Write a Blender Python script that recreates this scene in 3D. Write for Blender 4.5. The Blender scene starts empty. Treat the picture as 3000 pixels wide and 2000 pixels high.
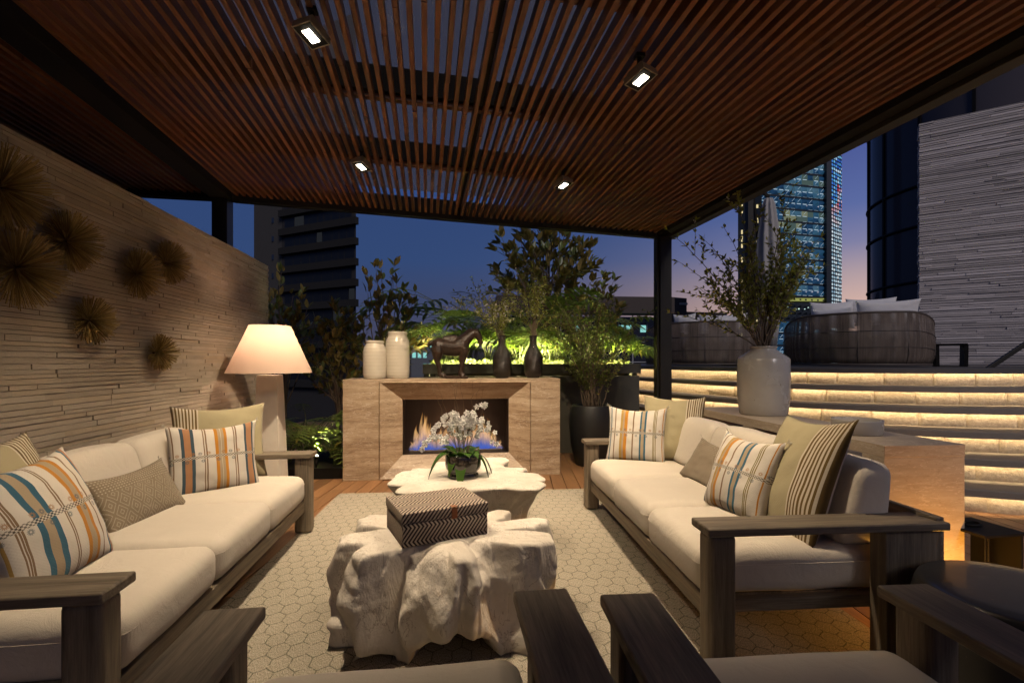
import bpy, bmesh, math, random
from mathutils import Vector, Matrix, noise
rad = math.radians
random.seed(7)
SC = bpy.context.scene
COL = SC.collection

# ------------------------------------------------------------------ camera
cam_d = bpy.data.cameras.new("camera")
cam = bpy.data.objects.new("camera", cam_d)
COL.objects.link(cam)
cam.location = (0, 0, 1.3)
cam.rotation_euler = (rad(90), 0, rad(-7.4))
cam_d.sensor_width = 36
cam_d.lens = 36 * 1417 / 3000
cam_d.shift_y = 0.02
cam_d.clip_start = 0.05
cam_d.clip_end = 5000
SC.camera = cam

# ------------------------------------------------------------------ exposure and sampling
SC.view_settings.view_transform = 'Standard'
SC.view_settings.look = 'None'
SC.view_settings.exposure = 0
SC.view_settings.gamma = 1
SC.render.engine = 'CYCLES'
SC.cycles.use_denoising = True
SC.cycles.sample_clamp_indirect = 4
SC.cycles.max_bounces = 7
SC.cycles.diffuse_bounces = 4
SC.cycles.glossy_bounces = 3
SC.cycles.transmission_bounces = 4
SC.cycles.transparent_max_bounces = 10
SC.cycles.caustics_reflective = False
SC.cycles.caustics_refractive = False

# ------------------------------------------------------------------ node helper
class G:
    """small wrapper to write node trees compactly"""
    def __init__(s, tree):
        s.t = tree
        tree.nodes.clear()
    def n(s, typ, ins=None, **props):
        nd = s.t.nodes.new('ShaderNode' + typ)
        for k, v in props.items():
            setattr(nd, k, v)
        for k, v in (ins or {}).items():
            s.put(nd.inputs[k], v)
        return nd
    def put(s, sock, v):
        if isinstance(v, bpy.types.NodeSocket):
            s.t.links.new(v, sock)
        elif v is not None:
            if sock.type == 'RGBA' and len(v) == 3:
                v = (*v, 1)
            sock.default_value = v
    def m(s, op, a, b=None, c=None, clamp=False):
        nd = s.t.nodes.new('ShaderNodeMath')
        nd.operation = op
        nd.use_clamp = clamp
        for i, v in enumerate((a, b, c)):
            if v is not None:
                s.put(nd.inputs[i], v)
        return nd.outputs[0]
    def v(s, op, a, b=None, out=0):
        nd = s.t.nodes.new('ShaderNodeVectorMath')
        nd.operation = op
        s.put(nd.inputs[0], a)
        if b is not None:
            s.put(nd.inputs['Scale'] if op == 'SCALE' else nd.inputs[1], b)
        return nd.outputs[out]
    def mix(s, f, a, b, blend='MIX'):
        nd = s.t.nodes.new('ShaderNodeMix')
        nd.data_type = 'RGBA'
        nd.blend_type = blend
        s.put(nd.inputs[0], f)
        s.put(nd.inputs[6], a)
        s.put(nd.inputs[7], b)
        return nd.outputs[2]
    def ramp(s, f, stops, interp='LINEAR'):
        nd = s.t.nodes.new('ShaderNodeValToRGB')
        cr = nd.color_ramp
        cr.interpolation = interp
        while len(cr.elements) < len(stops):
            cr.elements.new(0.5)
        for e, (p, c) in zip(cr.elements, stops):
            e.position = p
            e.color = (*c, 1) if len(c) == 3 else c
        s.put(nd.inputs[0], f)
        return nd.outputs[0]
    def coord(s, kind='Object', scale=None, rot=None):
        o = s.n('TexCoord').outputs[kind]
        if scale or rot:
            mp = s.n('Mapping', {'Vector': o})
            if scale:
                mp.inputs['Scale'].default_value = scale
            if rot:
                mp.inputs['Rotation'].default_value = rot
            o = mp.outputs[0]
        return o
    def noise(s, vec, scale=5, detail=4, rough=.55, dist=0, out='Fac'):
        return s.n('TexNoise', {'Vector': vec, 'Scale': scale, 'Detail': detail, 'Roughness': rough, 'Distortion': dist}).outputs[out]
    def xyz(s, vec):
        nd = s.n('SeparateXYZ', {0: vec})
        return nd.outputs[0], nd.outputs[1], nd.outputs[2]
    def bump(s, h, strength=.3, dist=.01, normal=None):
        nd = s.n('Bump', {'Height': h, 'Strength': strength, 'Distance': dist})
        if normal is not None:
            s.put(nd.inputs['Normal'], normal)
        return nd.outputs[0]
    def island(s):
        return s.n('NewGeometry').outputs['Random Per Island']
    def pbr(s, **k):
        nd = s.t.nodes.new('ShaderNodeBsdfPrincipled')
        names = dict(color='Base Color', rough='Roughness', metal='Metallic', normal='Normal', coat='Coat Weight',
                     coat_rough='Coat Roughness', spec='Specular IOR Level', trans='Transmission Weight', emit='Emission Color',
                     emit_s='Emission Strength', alpha='Alpha', sheen='Sheen Weight', ior='IOR', sss='Subsurface Weight')
        for kk, v in k.items():
            s.put(nd.inputs[names[kk]], v)
        return nd.outputs[0]
    def out(s, sh):
        o = s.t.nodes.new('ShaderNodeOutputMaterial')
        s.t.links.new(sh, o.inputs[0])

def material(name):
    m = bpy.data.materials.new(name)
    m.use_nodes = True
    return m, G(m.node_tree)

# ------------------------------------------------------------------ world: dusk sky
world = bpy.data.worlds.new("World")
SC.world = world
world.use_nodes = True
g = G(world.node_tree)
d = g.v('NORMALIZE', g.n('TexCoord').outputs['Generated'])
dx, dy, dz = g.xyz(d)
zz = g.m('MAXIMUM', dz, 0.0)
cool = g.ramp(zz, [(0, (.060, .056, .090)), (.08, (.045, .054, .112)), (.2, (.029, .062, .172)), (.42, (.026, .054, .165)), (1, (.018, .026, .052))])
warm = g.ramp(zz, [(0, (.74, .47, .36)), (.10, (.66, .44, .38)), (.15, (.45, .34, .37)), (.20, (.215, .215, .375)), (.26, (.105, .145, .36)), (.37, (.062, .088, .29)), (.52, (.035, .06, .19)), (1, (.018, .026, .052))])
hl = g.m('SQRT', g.m('ADD', g.m('MULTIPLY', dx, dx), g.m('MULTIPLY', dy, dy)))
glow = g.m('DIVIDE', g.m('ADD', g.m('MULTIPLY', dx, .74), g.m('MULTIPLY', dy, .67)), hl)
glow = g.m('POWER', g.m('MAXIMUM', glow, 0.0), 11.0)
skyc = g.mix(glow, cool, warm)
nish = g.n('TexSky', sky_type='NISHITA', sun_disc=False, sun_elevation=rad(-3.0), sun_rotation=rad(48)).outputs[0]
tot = g.mix(1.0, skyc, g.mix(1.0, nish, (.02, .02, .02), 'MULTIPLY'), 'ADD')
bg = g.n('Background', {'Color': tot, 'Strength': 1.0})
wo = g.t.nodes.new('ShaderNodeOutputWorld')
g.t.links.new(bg.outputs[0], wo.inputs[0])

# soft fill sun added behind the camera to brighten the pale wall; the pergola roof keeps it off the seating
sun_d = bpy.data.lights.new("fill_sun", 'SUN')
sun_d.energy = 1.25
sun_d.angle = rad(22)
sun_d.color = (1.0, .90, .90)
sun = bpy.data.objects.new("fill_sun", sun_d)
COL.objects.link(sun)
sun.rotation_euler = Vector((-.20, .80, -.58)).to_track_quat('-Z', 'Y').to_euler()

# ------------------------------------------------------------------ object helpers
def link(o):
    COL.objects.link(o)
    return o

def thing(name, label, cat, loc=(0, 0, 0), rz=0, group=None):
    o = bpy.data.objects.new(name, None)
    o.empty_display_size = .1
    link(o)
    o.location = loc
    o.rotation_euler = (0, 0, rz)
    return tag(o, label, cat, group)

def tag(o, label, cat, group=None):
    o['label'] = label
    o['category'] = cat
    if group:
        o['group'] = group
    return o

def dup(root, loc=None, rz=None, label=None, group=None):
    r = root.copy()
    link(r)
    if loc is not None:
        r.location = loc
    if rz is not None:
        r.rotation_euler = (0, 0, rz)
    if label:
        r['label'] = label
    if group:
        r['group'] = group
    for ch in list(root.children):
        c = ch.copy()
        link(c)
        c.parent = r
        for gg in list(ch.children):
            e = gg.copy()
            link(e)
            e.parent = c
    return r

class MB:
    def __init__(s):
        s.v, s.f, s.uv, s.mi = [], [], {}, []
        s.cur = 0
    def face(s, idx):
        s.f.append(tuple(idx))
        s.mi.append(s.cur)
    def box(s, c, d, rz=0, M=None, faces='all'):
        hx, hy, hz = d[0] / 2, d[1] / 2, d[2] / 2
        b = len(s.v)
        ca, sa = math.cos(rz), math.sin(rz)
        for z in (-hz, hz):
            for x, y in ((-hx, -hy), (hx, -hy), (hx, hy), (-hx, hy)):
                p = Vector((c[0] + x * ca - y * sa, c[1] + x * sa + y * ca, c[2] + z))
                if M is not None:
                    p = M @ p
                s.v.append(p)
        for q in ((0, 3, 2, 1), (4, 5, 6, 7), (0, 1, 5, 4), (1, 2, 6, 5), (2, 3, 7, 6), (3, 0, 4, 7)):
            s.face([b + i for i in q])
        return s
    def beam(s, a, b, w, h, up=(0, 0, 1)):
        """box from a to b, w across, h along up"""
        a, b = Vector(a), Vector(b)
        t = (b - a).normalized()
        side = t.cross(Vector(up)).normalized()
        u = side.cross(t).normalized()
        k = len(s.v)
        for p in (a, b):
            for x, y in ((-1, -1), (1, -1), (1, 1), (-1, 1)):
                s.v.append(p + side * (x * w / 2) + u * (y * h / 2))
        for q in ((0, 3, 2, 1), (4, 5, 6, 7), (0, 1, 5, 4), (1, 2, 6, 5), (2, 3, 7, 6), (3, 0, 4, 7)):
            s.face([k + i for i in q])
        return s
    def tube(s, pts, rads, seg=6, cap=True):
        pts = [Vector(p) for p in pts]
        if not hasattr(rads, '__len__'):
            rads = [rads] * len(pts)
        rings = []
        n0 = None
        for i, p in enumerate(pts):
            t = (pts[min(i + 1, len(pts) - 1)] - pts[max(i - 1, 0)])
            if t.length < 1e-9:
                t = Vector((0, 0, 1))
            t.normalize()
            if n0 is None:
                n0 = t.orthogonal().normalized()
            n0 = (n0 - t * n0.dot(t))
            if n0.length < 1e-6:
                n0 = t.orthogonal()
            n0.normalize()
            b = t.cross(n0)
            base = len(s.v)
            for k in range(seg):
                a = 2 * math.pi * k / seg
                s.v.append(p + (n0 * math.cos(a) + b * math.sin(a)) * rads[i])
            rings.append(base)
        for a, b in zip(rings, rings[1:]):
            for k in range(seg):
                s.face((a + k, a + (k + 1) % seg, b + (k + 1) % seg, b + k))
        if cap and seg > 2:
            s.face(list(range(rings[0], rings[0] + seg))[::-1])
            s.face(range(rings[-1], rings[-1] + seg))
        return s
    def lathe(s, prof, seg=32, c=(0, 0, 0), jitter=0):
        rings = []
        for r, z in prof:
            base = len(s.v)
            for k in range(seg):
                a = 2 * math.pi * k / seg
                s.v.append(Vector((c[0] + r * math.cos(a), c[1] + r * math.sin(a), c[2] + z)))
            rings.append(base)
        for a, b in zip(rings, rings[1:]):
            for k in range(seg):
                s.face((a + k, a + (k + 1) % seg, b + (k + 1) % seg, b + k))
        s.face(list(range(rings[0], rings[0] + seg))[::-1])
        s.face(range(rings[-1], rings[-1] + seg))
        return s
    def ball(s, c, r, seg=10, rings=6, sq=(1, 1, 1)):
        b = len(s.v)
        for i in range(rings + 1):
            th = math.pi * i / rings
            for k in range(seg):
                a = 2 * math.pi * k / seg
                s.v.append(Vector((c[0] + r * sq[0] * math.sin(th) * math.cos(a), c[1] + r * sq[1] * math.sin(th) * math.sin(a), c[2] - r * sq[2] * math.cos(th))))
        for i in range(rings):
            for k in range(seg):
                s.face((b + i * seg + k, b + i * seg + (k + 1) % seg, b + (i + 1) * seg + (k + 1) % seg, b + (i + 1) * seg + k))
        return s
    def quad(s, a, b, c, d):
        k = len(s.v)
        s.v += [Vector(a), Vector(b), Vector(c), Vector(d)]
        s.face((k, k + 1, k + 2, k + 3))
        return s
    def mesh(s, name):
        me = bpy.data.meshes.new(name)
        me.from_pydata([tuple(p) for p in s.v], [], s.f)
        if any(s.mi):
            me.polygons.foreach_set('material_index', s.mi)
        me.update()
        return me
    def obj(s, name, mats, parent=None, smooth=False, bevel=0, seg=2, weld=False, angle=None):
        me = s.mesh(name)
        if weld:
            bm = bmesh.new()
            bm.from_mesh(me)
            bmesh.ops.remove_doubles(bm, verts=bm.verts, dist=1e-5)
            bm.to_mesh(me)
            bm.free()
        for m in (mats if isinstance(mats, (list, tuple)) else [mats]):
            me.materials.append(m)
        if smooth:
            me.polygons.foreach_set('use_smooth', [True] * len(me.polygons))
        o = link(bpy.data.objects.new(name, me))
        o.parent = parent
        if bevel:
            md = o.modifiers.new('bevel', 'BEVEL')
            md.width = bevel
            md.segments = seg
            md.limit_method = 'ANGLE'
            md.angle_limit = rad(40)
            me.polygons.foreach_set('use_smooth', [True] * len(me.polygons))
            if hasattr(md, 'harden_normals'):
                md.harden_normals = True
        return o

def structure(o):
    o['kind'] = 'structure'
    return o

def raw_obj(name, bm, mats, parent=None, smooth=True):
    me = bpy.data.meshes.new(name)
    bm.to_mesh(me)
    bm.free()
    for m in (mats if isinstance(mats, (list, tuple)) else [mats]):
        me.materials.append(m)
    if smooth:
        me.polygons.foreach_set('use_smooth', [True] * len(me.polygons))
    o = link(bpy.data.objects.new(name, me))
    o.parent = parent
    return o

def bez(p0, p1, p2, n):
    p0, p1, p2 = Vector(p0), Vector(p1), Vector(p2)
    return [p0 * (1 - t) ** 2 + p1 * (2 * t * (1 - t)) + p2 * t * t for t in [i / n for i in range(n + 1)]]

def R3():
    while True:
        v = Vector((random.uniform(-1, 1), random.uniform(-1, 1), random.uniform(-1, 1)))
        if .05 < v.length < 1:
            return v.normalized()
U = random.uniform

# ------------------------------------------------------------------ materials
def flat_mat(name, color, rough=.5, metal=0, spec=.5, coat=0, bump=0, bscale=40):
    m, g = material(name)
    c = g.coord()
    nz = g.noise(c, bscale if bump else 6, 4)
    col = g.mix(nz, tuple(x * .82 for x in color), tuple(min(1, x * 1.15) for x in color))
    kw = dict(color=col, rough=rough, metal=metal, spec=spec, coat=coat)
    if bump:
        kw['normal'] = g.bump(nz, bump, .004)
    g.out(g.pbr(**kw))
    return m

def wood_mat(name, dark, light, axis, rough=.6, scale=1.0, island=True, spec=.35):
    m, g = material(name)
    sc = {'x': (.7, 14, 14), 'y': (14, .7, 14), 'z': (14, 14, .7)}[axis]
    vec = g.coord('Object', tuple(x * scale for x in sc))
    if island:
        off = g.m('MULTIPLY', g.island(), 37.0)
        cb = g.n('CombineXYZ', {0: off, 1: off, 2: off}).outputs[0]
        vec = g.v('ADD', vec, cb)
    a = g.noise(vec, 2.2, 6, .65, .6)
    b = g.noise(vec, 14, 3, .6)
    f = g.m('ADD', g.m('MULTIPLY', a, .7), g.m('MULTIPLY', b, .3))
    col = g.ramp(f, [(.3, dark), (.52, tuple((x + y) / 2 for x, y in zip(dark, light))), (.72, light)])
    if island:
        k = g.m('ADD', g.m('MULTIPLY', g.island(), .7), .65)
        col = g.mix(1.0, col, g.n('CombineColor', {0: k, 1: k, 2: k}).outputs[0], 'MULTIPLY')
    g.out(g.pbr(color=col, rough=g.m('ADD', g.m('MULTIPLY', f, .25), rough - .12), spec=spec, normal=g.bump(f, .5, .005)))
    return m

WOODX = wood_mat('weathered_teak_x', (.058, .043, .029), (.31, .25, .175), 'x', .55, island=False)
WOODY = wood_mat('weathered_teak_y', (.058, .043, .029), (.31, .25, .175), 'y', .55, island=False)
WOODZ = wood_mat('weathered_teak_z', (.058, .043, .029), (.31, .25, .175), 'z', .55, island=False)
SLAT = wood_mat('stained_slat_wood', (.080, .027, .009), (.20, .070, .021), 'y', .45, .6, spec=.4)
DECK = wood_mat('deck_wood', (.16, .075, .03), (.33, .175, .08), 'y', .5, .8)
BLACK = flat_mat('black_steel', (.008, .007, .006), .6, 0, .15)
COLM = flat_mat('dark_bronze_steel', (.022, .019, .014), .42, .3, .4)
BLACKGLAZE = flat_mat('black_glaze', (.012, .009, .007), .12, 0, .6, .5)
BLACKPOT = flat_mat('matt_black_pot', (.012, .012, .012), .5)
DARKWALL = flat_mat('dark_planter_concrete', (.05, .046, .032), .75, bump=.2)
SOIL = flat_mat('soil', (.02, .015, .01), .95, bump=.6)
PEBBLE = flat_mat('white_pebble', (.75, .73, .68), .4)
CERAM = None

def fabric(name, color, weave=900):
    m, g = material(name)
    c = g.coord()
    n1 = g.noise(c, 3.0, 3)
    n2 = g.noise(c, weave, 2)
    n3 = g.noise(c, 9.0, 4, .6, .8)
    col = g.mix(n1, tuple(x * .9 for x in color), tuple(min(1, x * 1.06) for x in color))
    h = g.m('ADD', g.m('MULTIPLY', n3, 1.0), g.m('MULTIPLY', n2, .10))
    g.out(g.pbr(color=col, rough=.9, spec=.2, sheen=.15, normal=g.bump(h, .42, .016)))
    return m
CREAM = fabric('cream_canvas', (.67, .595, .485))
OFFWHITE = fabric('offwhite_canvas', (.64, .62, .60))
GREYFAB = fabric('grey_umbrella_canvas', (.36, .345, .33))

def pillow_common(g, col, weave=260, amp=.12):
    uv = g.coord('UV')
    u, v, _ = g.xyz(uv)
    w = g.m('MULTIPLY', g.m('SINE', g.m('MULTIPLY', u, weave)), g.m('SINE', g.m('MULTIPLY', v, weave)))
    fold = g.noise(g.coord(), 7.0, 4, .6, .5)
    h = g.m('ADD', g.m('MULTIPLY', w, amp * .2), fold)
    g.out(g.pbr(color=col, rough=.92, spec=.15, sheen=.1, normal=g.bump(h, .4, .014)))

def striped(name, stops, checker_v=.52, thread=(.06, .05, .04), motif=(.35, .17, .06)):
    m, g = material(name)
    uv = g.coord('UV')
    u, v, _ = g.xyz(uv)
    wob = g.m('MULTIPLY', g.m('SUBTRACT', g.noise(g.coord('UV'), 3, 2), .5), .012)
    uu = g.m('ADD', u, wob)
    col = g.ramp(uu, stops, 'CONSTANT')
    # embroidered checker line
    cu = g.m('GREATER_THAN', g.m('SINE', g.m('MULTIPLY', u, 190.0)), 0.0)
    vv = g.m('SUBTRACT', v, checker_v)
    cv = g.m('GREATER_THAN', g.m('SINE', g.m('MULTIPLY', vv, 230.0)), 0.0)
    xor = g.m('ABSOLUTE', g.m('SUBTRACT', cu, cv))
    band = g.m('LESS_THAN', g.m('ABSOLUTE', vv), .0205)
    col = g.mix(g.m('MULTIPLY', band, .8), col, g.mix(xor, (.62, .56, .46), thread))
    # little flowers on either side of the line
    for off, ph, k, cc in ((.052, .0, 6.0, motif), (-.052, .37, 6.0, (.10, .13, .15)), (.05, .52, 3.0, (.10, .12, .13))):
        fu = g.m('SUBTRACT', g.m('FRACT', g.m('ADD', g.m('MULTIPLY', u, k), ph)), .5)
        px = g.m('DIVIDE', fu, k)
        py = g.m('SUBTRACT', vv, off)
        r = g.m('SQRT', g.m('ADD', g.m('MULTIPLY', px, px), g.m('MULTIPLY', py, py)))
        ang = g.m('ARCTAN2', py, px)
        pet = g.m('ADD', .020, g.m('MULTIPLY', g.m('SINE', g.m('MULTIPLY', ang, 12.0)), .006))
        msk = g.m('MULTIPLY', g.m('LESS_THAN', r, pet), g.m('GREATER_THAN', r, .0075))
        col = g.mix(g.m('MULTIPLY', msk, .75), col, cc)
    pillow_common(g, col)
    return m

CR = (.66, .60, .51); BR = (.23, .15, .085); NV = (.055, .085, .105); SA = (.42, .215, .105); OR = (.50, .215, .03); TN = (.40, .31, .20)
BL = (.045, .125, .18); GD = (.42, .27, .08); OLV = (.22, .17, .05)
def seq(spec):
    """[(start, end, colour)] on cream -> constant ramp stops"""
    st = [(0.0, CR)]
    for a, b, c in spec:
        st.append((a, c))
        st.append((b, CR))
    out = []
    for i, (p, c) in enumerate(st):
        if i + 1 < len(st) and abs(st[i + 1][0] - p) < 1e-6:
            continue
        out.append((p, c))
    return out[:32]
STRIPE_A = striped('woven_stripe_navy', seq([(.035, .05, BR), (.13, .165, NV), (.165, .235, SA), (.235, .27, NV), (.365, .378, BR), (.39, .405, BR), (.49, .525, OR), (.525, .555, TN), (.56, .59, TN), (.59, .625, OR), (.70, .712, BR), (.724, .74, BR), (.835, .86, NV), (.86, .93, SA), (.93, .955, NV)]))
STRIPE_B = striped('woven_stripe_blue', seq([(.02, .035, GD), (.10, .112, BR), (.118, .13, BR), (.136, .15, BR), (.235, .285, BL), (.285, .355, TN), (.355, .40, BL), (.475, .487, BR), (.495, .507, BR), (.60, .64, OR), (.64, .70, TN), (.70, .74, OR), (.80, .82, BR), (.90, .925, BL), (.925, .955, SA)]))
STRIPE_C = striped('woven_stripe_pale', seq([(.05, .07, BL), (.13, .15, BR), (.24, .28, GD), (.28, .31, TN), (.31, .36, OR), (.45, .475, BR), (.575, .605, BL), (.605, .65, TN), (.65, .68, BL), (.80, .812, OLV), (.82, .832, OLV), (.84, .852, OLV), (.955, .965, OR)]))

m, g = material('olive_linen_striped_edge')
u, v, _ = g.xyz(g.coord('UV'))
OLB = (.40, .345, .205)
st = [(0, OLB)]
p = .72
while p < .97:
    st += [(p, (.60, .53, .40)), (p + .017, (.15, .095, .03))]
    p += .034
col = g.ramp(u, st, 'CONSTANT')
pillow_common(g, col)
OLIVE = m

m, g = material('tan_diamond_weave')
uv = g.coord('UV')
u, v, _ = g.xyz(uv)
a1 = g.m('ABSOLUTE', g.m('SUBTRACT', g.m('FRACT', g.m('MULTIPLY', u, 7.0)), .5))
b1 = g.m('ABSOLUTE', g.m('SUBTRACT', g.m('FRACT', g.m('MULTIPLY', v, 3.2)), .5))
s1 = g.m('ADD', a1, b1)
lines = g.m('LESS_THAN', g.m('ABSOLUTE', g.m('SUBTRACT', g.m('FRACT', g.m('MULTIPLY', s1, 4.0)), .5)), .13)
lower = g.m('LESS_THAN', v, .66)
dots = g.m('MULTIPLY', g.m('GREATER_THAN', g.m('SINE', g.m('MULTIPLY', u, 210.0)), .2), g.m('GREATER_THAN', g.m('SINE', g.m('MULTIPLY', v, 130.0)), .45))
f = g.m('ADD', g.m('MULTIPLY', g.m('MULTIPLY', lines, lower), .45), g.m('MULTIPLY', g.m('MULTIPLY', dots, g.m('SUBTRACT', 1.0, lower)), .8))
f = g.m('MULTIPLY', f, g.m('GREATER_THAN', g.noise(uv, 160, 1), .42))
pillow_common(g, g.mix(f, (.235, .185, .125), (.56, .49, .39)))
TANW = m

# honeycomb rug
m, g = material('honeycomb_rug_weave')
vec = g.coord('Object', (11.6, 9.2, 1))
vec = g.v('MULTIPLY', vec, (1, 1, 0))
wob = g.v('SCALE', g.v('SUBTRACT', g.n('TexNoise', {'Vector': vec, 'Scale': 3.0}).outputs['Color'], (.5, .5, .5)), .10)
vec = g.v('ADD', vec, wob)
rr = (1.0, 1.7320508, 1.0)
hh = (.5, .8660254, 0)
a = g.v('SUBTRACT', g.v('MODULO', g.v('ADD', vec, (100, 173.20508, 0)), rr), hh)
b = g.v('SUBTRACT', g.v('MODULO', g.v('ADD', g.v('SUBTRACT', vec, hh), (100, 173.20508, 0)), rr), hh)
da = g.v('LENGTH', a, out=1)
db = g.v('LENGTH', b, out=1)
lt = g.m('LESS_THAN', da, db)
gx = g.mix(lt, b, a)
ab = g.v('ABSOLUTE', gx)
ax, ay, _ = g.xyz(ab)
hexd = g.m('MAXIMUM', ax, g.m('ADD', g.m('MULTIPLY', ax, .5), g.m('MULTIPLY', ay, .8660254)))
dash = g.noise(g.coord('Object', (260, 40, 1)), 1.0, 2)
edge = g.m('GREATER_THAN', hexd, g.m('ADD', .472, g.m('MULTIPLY', g.m('SUBTRACT', dash, .5), .09)))
edge = g.m('MULTIPLY', edge, g.m('GREATER_THAN', g.noise(g.coord('Object', (16, 13, 1)), 1.0, 2), .40))
fine = g.noise(g.coord('Object', (420, 90, 1), (0, 0, .5)), 1.0, 3, .7)
base = g.ramp(fine, [(.36, (.12, .095, .06)), (.5, (.37, .325, .25)), (.64, (.60, .55, .46))])
blot = g.noise(g.coord(), 1.2, 3)
base = g.mix(g.m('MULTIPLY', blot, .35), base, (.30, .262, .20))
col = g.mix(g.m('MULTIPLY', edge, .62), base, (.045, .055, .032))
g.out(g.pbr(color=col, rough=.95, spec=.1, normal=g.bump(g.m('SUBTRACT', fine, g.m('MULTIPLY', edge, .7)), .5, .006)))
RUG = m

def travertine(name, cols, sc=(.9, .9, 5.5), pits=True, rough=.45, vein=1.0):
    m, g = material(name)
    c = g.coord('Object')
    off = g.m('MULTIPLY', g.island(), 23.0)
    c = g.v('ADD', c, g.n('CombineXYZ', {0: off, 1: off, 2: off}).outputs[0])
    w = g.v('ADD', c, g.v('SCALE', g.v('SUBTRACT', g.n('TexNoise', {'Vector': c, 'Scale': 2.2, 'Detail': 4}).outputs['Color'], (.5, .5, .5)), .06))
    mp = g.n('Mapping', {'Vector': w})
    mp.inputs['Scale'].default_value = sc
    n1 = g.noise(mp.outputs[0], 2.4, 9, .74, .15)
    n2 = g.noise(g.v('MULTIPLY', mp.outputs[0], (1.6, 1.6, 2.0)), 6.0, 8, .8, .1)
    n3 = g.noise(g.v('MULTIPLY', w, (.35, .35, 13.0)), 1.0, 5, .6)
    f = g.m('ADD', g.m('ADD', g.m('MULTIPLY', n1, .42), g.m('MULTIPLY', n2, .26)), g.m('MULTIPLY', n3, .32))
    col = g.ramp(f, list(zip((.36, .44, .5, .56, .65), cols)))
    pit = g.noise(g.v('MULTIPLY', w, (30, 30, 90)), 1.0, 4, .6)
    pm = g.m('LESS_THAN', pit, .36)
    lm = g.m('GREATER_THAN', pit, .63)
    if pits:
        vein = g.m('LESS_THAN', g.m('ABSOLUTE', g.m('SUBTRACT', g.noise(mp.outputs[0], 1.7, 5, .6, .4), .5)), .006)
        col = g.mix(g.m('MULTIPLY', vein, .45), col, (.62, .52, .42))
        col = g.mix(g.m('MULTIPLY', pm, .6), col, cols[0])
        col = g.mix(g.m('MULTIPLY', lm, .35), col, (.62, .50, .38))
    g.out(g.pbr(color=col, rough=g.m('ADD', rough - .1, g.m('MULTIPLY', n2, .25)), spec=.45, normal=g.bump(g.m('ADD', f, g.m('MULTIPLY', pit, .5)), .18, .004)))
    return m
TRAV = travertine('brown_travertine', [(.14, .09, .053), (.245, .165, .102), (.35, .255, .165), (.44, .335, .23), (.56, .455, .335)])
TRAVC = travertine('beige_travertine', [(.30, .22, .14), (.37, .29, .20), (.42, .335, .24), (.46, .375, .275), (.52, .44, .34)])

def ledger(name, lo, hi, tint):
    m, g = material(name)
    c = g.coord()
    isl = g.island()
    col = g.mix(isl, lo, hi)
    col = g.mix(g.m('MULTIPLY', g.m('GREATER_THAN', g.m('FRACT', g.m('MULTIPLY', isl, 17.3)), .8), .5), col, tint)
    n1 = g.noise(g.v('MULTIPLY', c, (6, 6, 30)), 1.0, 5, .65)
    n2 = g.noise(c, 60, 4)
    k = g.m('ADD', .72, g.m('MULTIPLY', n1, .5))
    col = g.mix(1.0, col, g.n('CombineColor', {0: k, 1: k, 2: k}).outputs[0], 'MULTIPLY')
    g.out(g.pbr(color=col, rough=.85, spec=.25, normal=g.bump(g.m('ADD', n1, g.m('MULTIPLY', n2, .5)), .5, .006)))
    return m
LEDGE_L = ledger('split_stone_warm', (.42, .35, .265), (.54, .46, .36), (.52, .41, .28))
LEDGE_R = ledger('split_stone_pale', (.36, .325, .30), (.70, .635, .595), (.55, .49, .45))

m, g = material('rough_split_block')
c = g.coord()
n1 = g.noise(c, 34, 5, .7)
n2 = g.noise(c, 2.2, 3)
iv = g.island()
col = g.ramp(n1, [(.3, (.30, .245, .175)), (.55, (.41, .34, .25)), (.75, (.50, .43, .33))])
k = g.m('ADD', .72, g.m('MULTIPLY', iv, .5))
col = g.mix(1.0, col, g.n('CombineColor', {0: k, 1: k, 2: k}).outputs[0], 'MULTIPLY')
g.out(g.pbr(color=col, rough=.9, spec=.2, normal=g.bump(g.m('ADD', n1, g.m('MULTIPLY', g.noise(c, 90, 3), .5)), .45, .012)))
BLOCK = m
TREAD = flat_mat('smooth_tread_stone', (.20, .165, .125), .6, bump=.15, bscale=18)
PLATF = flat_mat('dark_terrace_paving', (.07, .062, .055), .6, bump=.1, bscale=10)

m, g = material('white_plaster_root')
c = g.coord()
n1 = g.noise(c, 5, 5, .6)
n2 = g.noise(g.v('MULTIPLY', c, (9, 9, 3.0)), 1.3, 5, .65, .8)
geo = g.n('NewGeometry').outputs['Pointiness']
crack = g.m('LESS_THAN', g.m('ABSOLUTE', g.m('SUBTRACT', n2, .5)), .010)
crack = g.m('MULTIPLY', crack, g.m('GREATER_THAN', n1, .52))
col = g.ramp(n1, [(.3, (.56, .495, .405)), (.6, (.71, .645, .55))])
col = g.mix(g.m('MULTIPLY', crack, .55), col, (.30, .23, .16))
stain = g.m('GREATER_THAN', g.noise(c, 11, 3), .70)
col = g.mix(g.m('MULTIPLY', stain, .35), col, (.42, .34, .25))
g.out(g.pbr(color=col, rough=.7, spec=.3, normal=g.bump(g.m('ADD', g.noise(c, 22, 4), g.m('MULTIPLY', n2, 1.6)), .5, .014)))
PLASTER = m

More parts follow.
